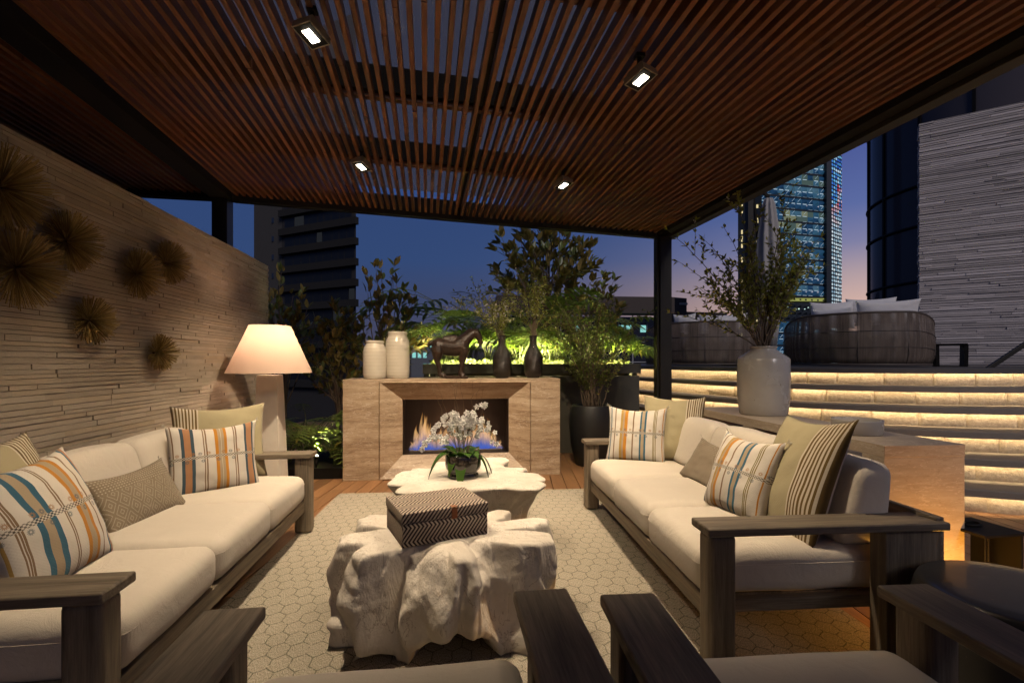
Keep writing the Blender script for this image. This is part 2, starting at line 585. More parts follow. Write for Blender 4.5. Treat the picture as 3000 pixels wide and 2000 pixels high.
def ceramic(name, c0, c1, rough=.18, ring=40, coat=.3):
    m, g = material(name)
    c = g.coord()
    _, _, z = g.xyz(c)
    n1 = g.noise(c, 7, 4)
    w = g.m('SINE', g.m('ADD', g.m('MULTIPLY', z, ring * 6.28), g.m('MULTIPLY', n1, 2.0)))
    spk = g.m('GREATER_THAN', g.noise(c, 42, 2), .735)
    col = g.mix(n1, c0, c1)
    col = g.mix(g.m('MULTIPLY', spk, .6), col, (.16, .11, .06))
    g.out(g.pbr(color=col, rough=g.m('ADD', rough, g.m('MULTIPLY', n1, .12)), spec=.5, coat=coat, normal=g.bump(w, .25, .003)))
    return m
WHITEJAR = ceramic('white_crackle_glaze', (.50, .44, .345), (.60, .545, .45), .14, 26)
GREYJAR = ceramic('grey_stoneware_glaze', (.33, .305, .265), (.44, .41, .365), .2, 7)
STOOL = ceramic('dark_pewter_glaze', (.010, .010, .011), (.030, .028, .026), .28, 2, .4)

m, g = material('hammered_black_glaze')
c = g.coord()
x, y, z = g.xyz(c)
ang = g.m('ARCTAN2', y, x)
dd = g.m('MULTIPLY', g.m('SINE', g.m('MULTIPLY', ang, 46.0)), g.m('SINE', g.m('MULTIPLY', z, 420.0)))
g.out(g.pbr(color=g.mix(g.noise(c, 9, 3), (.008, .006, .005), (.020, .014, .010)), rough=.24, spec=.4, coat=.15, normal=g.bump(g.m('ADD', dd, g.m('MULTIPLY', g.noise(c, 40), 1.5)), .45, .004)))
HAMMER = m

m, g = material('dark_bronze_patina')
c = g.coord()
n1 = g.noise(c, 14, 5, .65, .5)
g.out(g.pbr(color=g.ramp(n1, [(.3, (.010, .006, .004)), (.6, (.034, .018, .011)), (.75, (.07, .042, .028))]), rough=.40, metal=.1, spec=.4, normal=g.bump(n1, .35, .01)))
BRONZE = m

m, g = material('aged_brass_rod')
iv = g.island()
g.out(g.pbr(color=g.mix(iv, (.26, .18, .062), (.58, .43, .165)), rough=.4, metal=.25))
BRASS = m

m, g = material('herringbone_weave')
uv = g.coord('UV')
u, v, _ = g.xyz(uv)
tri = g.m('ABSOLUTE', g.m('SUBTRACT', g.m('FRACT', g.m('MULTIPLY', v, 8.0)), .5))
ph = g.m('FRACT', g.m('ADD', g.m('MULTIPLY', u, 52.0), g.m('MULTIPLY', tri, 5.0)))
st = g.m('GREATER_THAN', ph, .5)
wv = g.m('MULTIPLY', g.m('SINE', g.m('MULTIPLY', u, 400.0)), g.m('SINE', g.m('MULTIPLY', v, 400.0)))
g.out(g.pbr(color=g.mix(st, (.035, .018, .012), (.53, .44, .34)), rough=.6, spec=.3, normal=g.bump(g.m('ADD', wv, st), .4, .003)))
HERR = m
LEATHER = flat_mat('tan_leather', (.30, .10, .03), .5, bump=.2)

def leaf_mat(name, front, back, trans=.35, rough=.4, var=.5):
    m, g = material(name)
    iv = g.island()
    bf = g.n('NewGeometry').outputs['Backfacing']
    k = g.m('ADD', 1 - var * .5, g.m('MULTIPLY', iv, var))
    col = g.mix(bf, front, back)
    col = g.mix(1.0, col, g.n('CombineColor', {0: k, 1: k, 2: k}).outputs[0], 'MULTIPLY')
    col = g.mix(g.m('MULTIPLY', g.m('GREATER_THAN', g.m('FRACT', g.m('MULTIPLY', iv, 31.7)), .93), .6), col, (.20, .13, .02))
    p = g.pbr(color=col, rough=rough, spec=.4, normal=g.bump(g.noise(g.coord(), 45, 2), .2, .004))
    t = g.n('BsdfTranslucent', {'Color': g.mix(1.0, col, (1.3, 1.45, .6), 'MULTIPLY')}).outputs[0]
    mx = g.n('MixShader', {0: trans, 1: p, 2: t}).outputs[0]
    g.out(mx)
    return m
MAGN = leaf_mat('magnolia_leaf', (.11, .135, .034), (.235, .175, .058), .28, .35)
PHIL = leaf_mat('philodendron_leaf', (.12, .165, .035), (.12, .17, .04), .42, .38)
WILL = leaf_mat('narrow_leaf', (.13, .155, .035), (.13, .16, .04), .35, .5)
SPRIG = leaf_mat('spring_twig_leaf', (.27, .28, .075), (.28, .29, .08), .4, .5)
ORCHL = leaf_mat('orchid_leaf', (.035, .085, .012), (.045, .095, .016), .12, .22, .3)
GRCOV = leaf_mat('ground_cover_leaf', (.11, .13, .04), (.12, .14, .045), .4, .5)
BARK = flat_mat('twig_bark', (.10, .07, .045), .8, bump=.3)
STEMG = flat_mat('green_stem', (.09, .10, .03), .6)
m, g = material('white_petal')
p = g.pbr(color=(.95, .94, .90), rough=.6, spec=.2)
tl = g.n('BsdfTranslucent', {'Color': (.9, .88, .82, 1)}).outputs[0]
g.out(g.n('MixShader', {0: .45, 1: p, 2: tl}).outputs[0])
PETAL = m
BLOSSOM = flat_mat('pale_blossom', (.62, .58, .48), .7)

def emit(name, color, strength):
    m, g = material(name)
    e = g.n('Emission', {'Color': (*color, 1), 'Strength': strength}).outputs[0]
    g.out(e)
    return m

# ================================================================== SETTING
# city ground far below, deck, terrace platform with steps
mb = MB()
mb.quad((-3000, -3000, -42), (3000, -3000, -42), (3000, 3000, -42), (-3000, 3000, -42))
structure(mb.obj('ground', flat_mat('city_asphalt', (.03, .03, .032), .9)))

mb = MB()
mb.box((2, 4, -.19), (16, 16, .25))
structure(mb.obj('deck_base', BLACK))

# deck boards, laid a little off the axis of the fireplace
mb = MB()
ang = rad(-8.2)
ux, uy = Vector((math.cos(ang), math.sin(ang), 0)), Vector((-math.sin(ang), math.cos(ang), 0))
for i in range(-45, 62):
    s0 = -3.5 + U(-1.2, 0)
    while s0 < 10.5:
        ln = U(2.2, 3.6)
        a = ux * (i * .142) + uy * s0
        b = ux * (i * .142) + uy * min(s0 + ln - .004, 10.5)
        cx = (a + b) / 2
        if -3.4 < cx.x < 9:
            mb.beam((a.x, a.y, -.03 + U(-.0008, .0008)), (b.x, b.y, -.03), .135, .06)
        s0 += ln
dk = structure(mb.obj('deck', DECK, bevel=.003, seg=1))

# ---- curved steps up to the terrace
STEP_H = 1.222 / 6
CX, CY, RAD0, TREADW = 6.52, 7.37, 4.22, .37
def step_path(r, n=64):
    pts = []
    th0, th1 = rad(192), rad(288)
    a = Vector((CX + r * math.cos(th0), CY + r * math.sin(th0), 0))
    d0 = Vector((math.sin(th0), -math.cos(th0), 0))
    b = Vector((CX + r * math.cos(th1), CY + r * math.sin(th1), 0))
    d1 = Vector((-math.sin(th1), math.cos(th1), 0))
    for t in (6, 4.5, 3, 2, 1, .5):
        pts.append(a + d0 * t)
    for i in range(n + 1):
        th = th0 + (th1 - th0) * i / n
        pts.append(Vector((CX + r * math.cos(th), CY + r * math.sin(th), 0)))
    for t in (.5, 1, 2, 3, 4.5, 6):
        pts.append(b + d1 * t)
    return pts
def sweep(mb, sections):
    """sections: list of (radius, z); joins them into a ribbon along the step path"""
    rows = []
    for r, z in sections:
        base = len(mb.v)
        pp = step_path(r)
        for p in pp:
            mb.v.append(Vector((p.x, p.y, z)))
        rows.append((base, len(pp)))
    for (a, n), (b, _) in zip(rows, rows[1:]):
        for i in range(n - 1):
            mb.face((a + i, a + i + 1, b + i + 1, b + i))
LED_STEP = emit('warm_led_strip', (1.0, .75, .44), 52)
steps = thing('garden_steps', 'curved stone steps with warm light strips under every nosing', 'steps', (0, 0, 0))
for k in range(6):
    r = RAD0 - k * TREADW
    z0, z1 = k * STEP_H, (k + 1) * STEP_H
    # riser of rough blocks
    mb = MB()
    path = step_path(r, 220)
    acc, start, lim = 0, 0, U(.3, .6)
    def block(i0, i1, r):
        q0, q1 = path[i0], path[i1]
        ds = (q1 - q0)
        nrm = Vector((-ds.y, ds.x, 0)).normalized()
        if nrm.dot(Vector((CX, CY, 0)) - q0) > 0:
            nrm = -nrm
        rowsz = [z0 - .01, z0 + .012, z0 + .05, z0 + .10, z1 - .028]
        bo = U(-.008, .006)
        bul = [bo, .006 + bo, .012 + bo, .010 + bo, bo]
        base = len(mb.v)
        m_ = i1 - i0
        for i in range(i0, i1 + 1):
            e = 0 if i in (i0, i1) else 1
            for zz, bb in zip(rowsz, bul):
                p = path[i] + nrm * ((bb + noise.noise((path[i].x * 9, path[i].y * 9, zz * 14)) * .004) * e - (0.014 if not e else 0))
                mb.v.append(Vector((p.x, p.y, zz)))
        nr = len(rowsz)
        for i in range(m_):
            for j in range(nr - 1):
                a = base + i * nr + j
                mb.face((a, a + nr, a + nr + 1, a + 1))
    for i in range(1, len(path)):
        acc += (path[i] - path[i - 1]).length
        if acc > lim or i == len(path) - 1:
            block(start, i, r)
            start, acc, lim = i, 0, U(.28, .52)
    mb.obj('riser', BLOCK, steps, smooth=True)
    # tread slab with nosing
    mb = MB()
    nose = r + .068
    sweep(mb, [(nose - .012, z1 - .03), (nose - .012, z1 - .062), (nose, z1 - .062), (nose, z1 - .006), (nose - .006, z1), (r - TREADW - .03 if k < 5 else r - .12, z1), ])
    mb.obj('tread', TREAD if k < 5 else PLATF, steps)
    mb = MB()
    sweep(mb, [(nose - .012, z1 - .03), (r - .03, z1 - .03)])
    mb.obj('tread_underside', TREAD, steps)
    mb = MB()
    sweep(mb, [(r + .053, z1 - .034), (r + .037, z1 - .034)])
    mb.obj('light_strip', LED_STEP, steps)

# terrace behind the top step
mb = MB()
pp = step_path(RAD0 - 5 * TREADW - .11)
z1 = 6 * STEP_H - .004
base = len(mb.v)
for p in pp:
    mb.v.append(Vector((p.x, p.y, z1)))
mb.v.append(Vector((22, pp[-1].y, z1)))
mb.v.append(Vector((22, 24, z1)))
mb.v.append(Vector((pp[0].x, 24, z1)))
mb.face(range(base, len(mb.v)))
structure(mb.obj('terrace_platform', PLATF))

# ================================================================== PERGOLA
P0 = Vector((2.685, 5.80, 0))
PV = Vector((-.045, 1, 0)).normalized()
PU = Vector((-1, -.045, 0)).normalized()
def pg(s, t, h):
    """pergola frame: s metres left of the right edge, t metres behind the far beam, h above the beam underside"""
    zz = 2.85 + .036 * min(s, 5.1)
    p = P0 + PU * s - PV * t
    return Vector((p.x, p.y, zz + h))
perg = thing('pergola', 'dark steel pergola with red-brown timber slat ceiling over the seating', 'pergola')
TL = 9.4
mb = MB(); mb.beam(pg(-.0, .0, .11), pg(5.0, .0, .11), .10, .22); mb.obj('beam', BLACK, perg, bevel=.004)
mb = MB(); mb.beam(pg(5.2, .0, .11), pg(6.9, .0, .11), .10, .22); mb.obj('beam', BLACK, perg, bevel=.004)
mb = MB(); mb.beam(pg(.055, -.05, .13), pg(.055, TL, .13), .11, .22); mb.obj('beam', BLACK, perg, bevel=.004)
mb = MB(); mb.beam(pg(-.06, -.05, .12), pg(-.06, TL, .12), .10, .245); mb.obj('fascia_beam', COLM, perg, bevel=.004)
mb = MB(); mb.beam(pg(5.1, -.05, .12), pg(5.1, TL, .12), .19, .24); mb.obj('beam', BLACK, perg, bevel=.004)
mb = MB(); mb.beam(pg(2.56, .05, .22), pg(2.56, TL, .22), .05, .16); mb.obj('beam', BLACK, perg)
mb = MB(); mb.beam(pg(6.95, -.05, .12), pg(6.95, TL, .12), .1, .24); mb.obj('beam', BLACK, perg)
PURL = (1.18, 2.28, 3.42, 4.56, 5.7, 6.85, 8.0, 9.1)
for t in PURL:
    mb = MB(); mb.beam(pg(.1, t, .235), pg(5.0, t, .235), .10, .17); mb.obj('purlin', BLACK, perg)
    mb = MB(); mb.beam(pg(.1, t - .005, .132), pg(5.0, t - .005, .132), .05, .028); mb.obj('batten', SLAT, perg)
    mb = MB(); mb.beam(pg(5.2, t, .235), pg(6.9, t, .235), .10, .17); mb.obj('purlin', BLACK, perg)
mb = MB()
def slat_run(s):
    cuts = [.05]
    while cuts[-1] < TL:
        cuts.append(min(TL, cuts[-1] + U(.9, 2.4)))
    for a, b in zip(cuts, cuts[1:]):
        ds, dh = U(-.003, .003), U(-.002, .002)
        mb.beam(pg(s + ds, a, .084 + dh), pg(s + ds + U(-.002, .002), b - .002, .084 + dh), .029, .066)
s = .15
while s < 4.98:
    slat_run(s)
    s += .0685
s = 5.25
while s < 6.9:
    slat_run(s)
    s += .0685
mb.obj('slats', SLAT, perg, bevel=.004, seg=2)
m, g = material('smoked_polycarbonate')
nz = g.noise(g.coord('Object', (3, .4, 1)), 3, 3)
t_ = g.n('BsdfTransparent', {'Color': (.52, .45, .39, 1)}).outputs[0]
df = g.n('BsdfTranslucent', {'Color': (.22, .20, .185, 1)}).outputs[0]
gl = g.n('BsdfGlossy', {'Color': (.5, .5, .5, 1), 'Roughness': .12}).outputs[0]
s1 = g.n('MixShader', {0: g.m('ADD', .3, g.m('MULTIPLY', nz, .3)), 1: t_, 2: df}).outputs[0]
g.out(g.n('MixShader', {0: .06, 1: s1, 2: gl}).outputs[0])
POLY = m
mb = MB()
a_, b_, c_, d_ = pg(-.02, -.1, .345), pg(5.0, -.1, .345), pg(5.0, TL, .345), pg(-.02, TL, .345)
mb.quad(a_, b_, c_, d_)
mb.obj('roof_panel', POLY, perg)
mb = MB()
a_, b_, c_, d_ = pg(5.0, -.1, .35), pg(7.0, -.1, .35), pg(7.0, TL, .35), pg(5.0, TL, .35)
mb.quad(a_, b_, c_, d_)
mb.obj('roof_deck', BLACK, perg)
for s, t, zb in ((.03, .03, 0), (5.1, .03, 0), (.03, TL - .1, 0), (5.1, TL - .1, 0)):
    top = pg(s, t, .0)
    mb = MB()
    rz = math.atan2(PV.y, PV.x) - math.pi / 2
    mb.box((top.x, top.y, (top.z + zb) / 2), (.15, .17, top.z - zb), rz)
    if s < 1:
        q = top - PU * -.085
        mb.box((q.x, q.y, (top.z + zb) / 2), (.03, .10, top.z - zb), rz)
    mb.obj('post', COLM, perg, bevel=.004)

# four small floodlights hung under the slats
FLOOD = emit('flood_lens', (1.0, .90, .72), 22)
GREYCAST = flat_mat('grey_cast_metal', (.28, .24, .19), .5, .2)
flabels = ['square floodlight under the slats, larger one towards the upper left', 'square floodlight under the slats, larger one towards the upper right',
           'small square floodlight under the slats above the white jars', 'small square floodlight under the slats above the tall green shrub']
aims = [(-.80, 2.95, .4), (1.08, 3.1, .4), (-.85, 5.0, .35), (.95, 5.2, .35)]
LAMP_W = [275, 275, 300, 300]
for i, (p, aim) in enumerate(zip([(-.67, 2.46, 2.87), (1.026, 2.49, 2.80), (-.72, 4.1, 2.885), (.997, 4.15, 2.83)], aims)):
    t = thing('flood_light', flabels[i], 'floodlight', p, 0, 'floodlights under the pergola')
    dirv = Vector((.12 * (1 if i % 2 else -1), -.22, -1)).normalized()
    rot = dirv.to_track_quat('-Z', 'Y').to_matrix().to_4x4() @ Matrix.Scale(1.1, 4)
    mb = MB(); mb.box((0, 0, .035), (.105, .125, .03), M=rot); mb.box((0, 0, .06), (.075, .09, .03), M=rot)
    mb.obj('housing', GREYCAST, t, bevel=.004)
    mb = MB()
    for dx_, dy_, sx_, sy_ in ((-.05, 0, .006, .125), (.05, 0, .006, .125), (0, -.06, .105, .006), (0, .06, .105, .006)):
        mb.box((dx_, dy_, .0185), (sx_, sy_, .005), M=rot)
    mb.obj('rim', GREYCAST, t)
    mb = MB(); mb.box((0, 0, .0175), (.092, .112, .004), M=rot); mb.obj('reflector', BLACK, t)
    mb = MB(); mb.box((0, 0, .0135), (.042, .066, .004), M=rot); mb.obj('lens', FLOOD, t, bevel=.008)
    mb = MB(); mb.tube([(0, .02, .07), (0, .03, .11), (0, .03, .16)], .014, 8); mb.box((0, .03, .16), (.05, .05, .02))
    mb.obj('bracket', BLACK, t, bevel=.003)
    ld = bpy.data.lights.new('flood_beam', 'SPOT')
    ld.energy = LAMP_W[i]
    ld.color = (1.0, .79, .555)
    ld.spot_size = rad(98 if i < 2 else 108)
    ld.spot_blend = 1.0
    ld.shadow_soft_size = .035
    lo = link(bpy.data.objects.new('flood_beam', ld))
    lo.parent = t
    lo.location = dirv * .03
    lo.rotation_euler = (Vector(aim) - Vector(p)).to_track_quat('-Z', 'Y').to_euler()

# ================================================================== STONE WALLS
def ledger_wall(name, mat, a, b, z0, z1, thick, ch=(.022, .036), ln=(.14, .62), gap=.0038, jit=.010):
    """split-face wall from a to b (plan), face on the left of a->b"""
    a, b = Vector((*a, 0)), Vector((*b, 0))
    L = (b - a).length
    t = (b - a) / L
    nrm = Vector((-t.y, t.x, 0))
    rz = math.atan2(t.y, t.x)
    mb = MB()
    z = z0
    while z < z1:
        h = min(U(*ch), z1 - z + .0005)
        s = -U(0, .4)
        while s < L:
            l = U(*ln)
            e = min(s + l, L + U(-.012, .006))
            s_ = max(s, U(-.006, .012))
            if e - s_ > .02:
                o = U(-jit, .002)
                c = a + t * ((s_ + e) / 2) + nrm * (o / 2 - thick / 2 + .0)
                mb.box((c.x, c.y, z + h / 2), (e - s_ - .0025, thick + o, h - gap), rz)
            s += l
        z += h
    core = MB()
    c = (a + b) / 2 - nrm * (thick / 2 + .004)
    mb.box((c.x, c.y, (z0 + z1) / 2 - .01), (L - .03, thick - .045, z1 - z0 - .02), rz)
    return mb.obj(name, mat)
w = ledger_wall('stone_wall', LEDGE_L, (-2.2, 6.29), (-2.2, -1.6), 0, 2.48, .11)
tag(w, 'warm beige split-stone wall behind the left sofa', 'wall')
w = ledger_wall('stone_wall', LEDGE_R, (15.3, 5.6), (10.6, 9.72), 1.2, 6.72, .3, (.036, .066), (.3, 1.9), gap=.017, jit=.022)
tag(w, 'tall pale grey split-stone wall on the raised terrace', 'wall')

# ================================================================== WALL SCULPTURES
URCH = [('huge brass spike burst at the wall edge, topmost and partly cut off', -5, 550, .23), ('brass spike burst hung upper of the wall, right of the huge cut-off one', 194, 706, .19),
        ('largest whole brass spike burst, low beside the near end of the wall', 46, 785, .225), ('brass spike burst overlapping its smaller neighbour on the wall', 398, 802, .19),
        ('smaller brass spike burst tucked behind a larger one, farthest along the wall', 487, 769, .185), ('brass spike burst hung alone below the overlapping pair', 260, 938, .16),
        ('smallest brass spike burst, lowest on the wall near the table lamp', 462, 1032, .15)]
for lab, px, py, r in URCH:
    u_ = (px - 1500) / 1417
    X = -2.2 + .03
    d_ = X / (u_ * math.cos(rad(7.4)) + math.sin(rad(7.4)))
    Y = -u_ * d_ * math.sin(rad(7.4)) + d_ * math.cos(rad(7.4))
    Z = 1.3 + (1060 - py) * d_ / 1417
    t = thing('wall_sculpture', lab.replace('table lamp', 'tall lamp'), 'wall sculpture', (X, Y, Z), 0, 'brass bursts on the stone wall')
    mb = MB()
    for i in range(520):
        v = R3()
        v.x = abs(v.x) * .55 + .04
        v.normalize()
        l = r * U(.80, .98)
        mb.tube([v * .012, v * l], [.0025, .0021], 4)
    mb.obj('spikes', BRASS, t)
    mb = MB(); mb.ball((.005, 0, 0), .022); mb.tube([(-.03, 0, 0), (.01, 0, 0)], .012, 8)
    mb.obj('hub', BRONZE, t, smooth=True)

# ================================================================== SEATING
def rbox(w, d, h, r, puff=.02, res=(18, 14, 7), taper=0, lean=0, seed=0):
    """soft rounded cushion centred on x,y with its base at z=0"""
    bm = bmesh.new()
    vm = {}
    def V(i, j, k):
        key = (i, j, k)
        if key not in vm:
            p = Vector(((i / res[0] * 2 - 1) * w / 2, (j / res[1] * 2 - 1) * d / 2, (k / res[2] * 2 - 1) * h / 2))
            q = Vector((max(-w / 2 + r, min(w / 2 - r, p.x)), max(-d / 2 + r, min(d / 2 - r, p.y)), max(-h / 2 + r, min(h / 2 - r, p.z))))
            dv = p - q
            if dv.length > 1e-9:
                p = q + dv.normalized() * r
            ex, ey, ez = 1 - (2 * p.x / w) ** 2, 1 - (2 * p.y / d) ** 2, 1 - (2 * p.z / h) ** 2
            ex, ey, ez = max(ex, 0), max(ey, 0), max(ez, 0)
            wob = noise.noise(Vector((p.x * 3 + seed * 7, p.y * 3, p.z * 3))) * .007 + noise.noise(Vector((p.x * 9 + seed * 3, p.y * 7, p.z * 5))) * .0025
            p.z += (1 if p.z > 0 else -.3) * puff * (ex ** .6) * (ey ** .6) + wob
            p.y += math.copysign(1, p.y) * puff * .5 * ez * (ex ** .5) * (1 if abs(p.y) > d * .3 else 0)
            p.x += math.copysign(1, p.x) * puff * .2 * ez * (1 if abs(p.x) > w * .4 else 0)
            f = (p.z + h / 2) / h
            p.y = p.y * (1 - taper * f) + lean * f
            p.z += h / 2
            vm[key] = bm.verts.new(p)
        return vm[key]
    n = res
    # denser sampling near edges
    for ax in range(3):
        o = [a for a in range(3) if a != ax]
        for side in (0, n[ax]):
            for i in range(n[o[0]]):
                for j in range(n[o[1]]):
                    q = []
                    for di, dj in ((0, 0), (1, 0), (1, 1), (0, 1)):
                        idx = [0, 0, 0]
                        idx[ax] = side
                        idx[o[0]] = i + di
                        idx[o[1]] = j + dj
                        q.append(V(*idx))
                    try:
                        bm.faces.new(q)
                    except ValueError:
                        pass
    bmesh.ops.recalc_face_normals(bm, faces=bm.faces)
    return bm

def seam(w, d, h, r, z):
    """thin welt running round a cushion at height z"""
    mb = MB()
    pts = []
    for cx_, cy_, a0 in ((1, 1, 0), (-1, 1, 90), (-1, -1, 180), (1, -1, 270)):
        for i in range(5):
            a = rad(a0 + i * 22.5)
            pts.append(Vector((cx_ * (w / 2 - r) + r * math.cos(a), cy_ * (d / 2 - r) + r * math.sin(a), z)))
    pts.append(pts[0])
    mb.tube(pts, .0022, 5, cap=False)
    return mb

def seat_unit(name, label, cat, L, D, n, loc, rz, group=None, seed=0):
    """local x along the length, y from the front (0) to the back (D)"""
    t = thing(name, label, cat, loc, rz, group)
    aw = .165
    hx = L / 2
    ZA = .605
    for s in (-1, 1):
        mb = MB()
        mb.box((s * (hx - aw / 2), D / 2 - .01, ZA - .0175), (aw, D, .035))
        mb.obj('armrest', WOODY, t, bevel=.008, seg=3)
        mb = MB(); mb.box((s * (hx - .075), .065, (ZA - .035) / 2), (.105, .12, ZA - .035)); mb.obj('leg', WOODZ, t, bevel=.024, seg=4)
        mb = MB(); mb.box((s * (hx - .075), D - .15, (ZA - .035) / 2), (.09, .26, ZA - .035)); mb.obj('leg', WOODZ, t, bevel=.008)
        mb = MB(); mb.box((s * (hx - .15), D / 2 - .02, .222), (.045, D - .30, .055)); mb.obj('side_rail', WOODY, t, bevel=.004)
    mb = MB(); mb.box((0, .07, .205), (L - .255, .045, .085)); mb.obj('front_rail', WOODX, t, bevel=.006)
    mb = MB(); mb.box((0, D - .12, .205), (L - .24, .045, .085)); mb.obj('back_rail', WOODX, t, bevel=.006)
    mb = MB(); mb.box((0, D - .03, .50), (L - .06, .04, .24)); mb.obj('backboard', WOODX, t, bevel=.006)
    mb = MB(); mb.box((0, D / 2 - .01, .24), (L - .38, D - .22, .016)); mb.obj('seat_base', WOODX, t)
    W = L - 2 * aw + .03
    cw = W / n
    for i in range(n):
        x = -W / 2 + cw * (i + .5)
        o = raw_obj('seat_cushion', rbox(cw - .003, D - .16, .205, .064, .013, (24, 22, 12), seed=seed + i), CREAM, t)
        o.location = (x, (D - .16) / 2 + .03, .248)
        sm = seam(cw + .001, D - .156, .2, .064, .141).obj('piping', CREAM, o, smooth=True)
        o = raw_obj('back_cushion', rbox(cw - .004, .25, .375, .065, .014, (18, 10, 14), taper=.30, lean=.07, seed=seed + 9 + i), CREAM, t)
        o.location = (x, D - .27, .447)
    return t

seat_unit('sofa', 'long teak sofa with cream cushions along the stone wall', 'sofa', 2.36, 1.07, 3, (-1.03, 2.755, .010), rad(90), 'facing cream sofas', 1)
seat_unit('sofa', 'long teak sofa with cream cushions in front of the stone console', 'sofa', 2.38, 1.07, 3, (1.125, 3.045, .010), rad(-93), 'facing cream sofas', 5)
seat_unit('armchair', 'teak armchair with cream seat nearest the left sofa, its back to us', 'armchair', 1.03, 1.10, 1, (-.16, 1.43, .010), rad(180), 'wide teak armchairs seen from behind', 11)
seat_unit('armchair', 'teak armchair with cream seat nearest the dark ceramic stool, its back to us', 'armchair', 1.03, 1.10, 1, (.955, 1.345, .010), rad(176.5), 'wide teak armchairs seen from behind', 15)

def pillow(label, mat, B, face, lean, w, h, T=.085, roll=0, flip=False, group='throw pillows on the sofas', fringe=None, seed=0, slump=.04):
    """B bottom centre, face = plan angle the front looks to, lean = degrees backwards"""
    N = 30
    bm = bmesh.new()
    uvl = bm.loops.layers.uv.new('UVMap')
    grid = {}
    for side in (1, -1):
        for i in range(N + 1):
            for j in range(N + 1):
                u, v = i / N * 2 - 1, j / N * 2 - 1
                edge = i in (0, N) or j in (0, N)
                if edge and side == -1:
                    grid[(-1, i, j)] = grid[(1, i, j)]
                    continue
                x = u * w / 2 * (1 - .075 * (1 - v * v) * abs(u) ** 2)
                z = v * h / 2 * (1 - .075 * (1 - u * u) * abs(v) ** 2)
                th = T * ((1 - u ** 2) * (1 - v ** 2)) ** .48
                th *= 1 - .18 * v
                nn = noise.noise(Vector((u * 1.6 + seed * 3.1, v * 1.6, side))) * .012 + noise.noise(Vector((u * 4 + seed, v * 4, side * 3))) * .006
                cr = max(0, abs(u) + abs(v) - 1.1) * .012 * math.sin(9 * (u - v) + seed)
                y = -side * (th + (nn + cr) * (1 - max(abs(u), abs(v)) ** 4))
                z -= slump * (1 - u * u) * max(0, v) ** 2 * .5
                y += .03 * math.sin(v * 1.5 + seed) * 0.5
                grid[(side, i, j)] = bm.verts.new((x, y, z + h / 2))
    for side in (1, -1):
        for i in range(N):
            for j in range(N):
                idx = ((i, j), (i + 1, j), (i + 1, j + 1), (i, j + 1))
                if side == -1:
                    idx = idx[::-1]
                f = bm.faces.new([grid[(side, a, b)] for a, b in idx])
                for lp, (a, b) in zip(f.loops, idx):
                    lp[uvl].uv = ((1 - a / N) if flip else a / N, b / N)
    o = raw_obj('throw_pillow', bm, mat)
    tag(o, label, 'pillow', group)
    # local -y is the front
    rz = rad(face) + math.pi / 2
    o.matrix_world = Matrix.Translation(Vector(B)) @ Matrix.Rotation(rz, 4, 'Z') @ Matrix.Rotation(rad(-lean), 4, 'X') @ Matrix.Rotation(rad(roll), 4, 'Y')
    mb = MB()
    for a, b in (((0, 0), (N, 0)), ((N, 0), (N, N)), ((N, N), (0, N)), ((0, N), (0, 0))):
        for k in range(N):
            i, j = round(a[0] + (b[0] - a[0]) * k / N), round(a[1] + (b[1] - a[1]) * k / N)
            # fringe only at corners of the striped ones
    me = o.data
    if fringe:
        for cx_, cz_ in ((-1, 0), (1, 0), (1, 1), (-1, 1)):
            for q in range(14):
                p = Vector((cx_ * w / 2 * .985, 0, cz_ * h))
                dv = Vector((cx_ * U(.2, 1), U(-.6, .6), (cz_ * 2 - 1) * U(-.1, 1))).normalized()
                mb.tube([p, p + dv * U(.012, .03)], [.0018, .0012], 4)
        mb.obj('tassel', fringe, o)
    return o
CREAMTH = flat_mat('cream_thread', (.6, .54, .44), .9)
pillow('olive pillow with brown striped edge against the far arm of the left sofa', OLIVE, (-1.62, 3.70, .445), -62, 14, .60, .56, flip=True, seed=1)
pillow('navy and orange striped pillow standing before the olive one, left sofa', STRIPE_A, (-1.50, 3.37, .445), -54, 15, .53, .46, .075, fringe=CREAMTH, seed=2)
pillow('tan diamond-patterned lumbar pillow in the middle of the left sofa', TANW, (-1.58, 2.86, .45), -4, 34, .60, .32, .06, fringe=CREAMTH, seed=3)
pillow('large blue and orange striped pillow nearest us on the left sofa', STRIPE_B, (-1.46, 2.10, .445), 2, 24, .54, .52, .085, roll=-2, seed=4)
pillow('plain olive pillow behind the large blue-striped one, cut by the picture edge', OLIVE, (-1.60, 2.05, .45), 4, 17, .56, .58, seed=5)
pillow('olive pillow with brown striped edge behind the far striped pillow, right sofa', OLIVE, (1.86, 3.88, .445), 233, 12, .52, .58, seed=6)
pillow('pale blue and orange striped pillow against the far arm of the right sofa', STRIPE_C, (1.56, 3.93, .445), 238, 13, .50, .48, .075, fringe=CREAMTH, seed=7)
pillow('tan diamond-patterned lumbar pillow in the middle of the right sofa', TANW, (1.70, 3.16, .45), 178, 34, .60, .34, .06, fringe=CREAMTH, seed=8)
pillow('pale striped pillow leaning half edge-on before the near olive one, right sofa', STRIPE_C, (1.54, 2.53, .445), 186, 24, .47, .47, .10, fringe=CREAMTH, seed=9)
pillow('large olive pillow with brown striped edge by the near arm, right sofa', OLIVE, (1.66, 2.30, .41), 170, 24, .60, .66, .095, roll=-4, seed=10)

# ================================================================== RUG
mb = MB()
rz = rad(-3.2)
mb.box((0, 0, .0035), (3.25, 4.7, .007))
rug = mb.obj('rug', RUG)
rug.location = (.42, 2.50, .0015)
rug.rotation_euler = (0, 0, rz)
tag(rug, 'beige rug with dark green honeycomb lines under the sofas', 'rug')

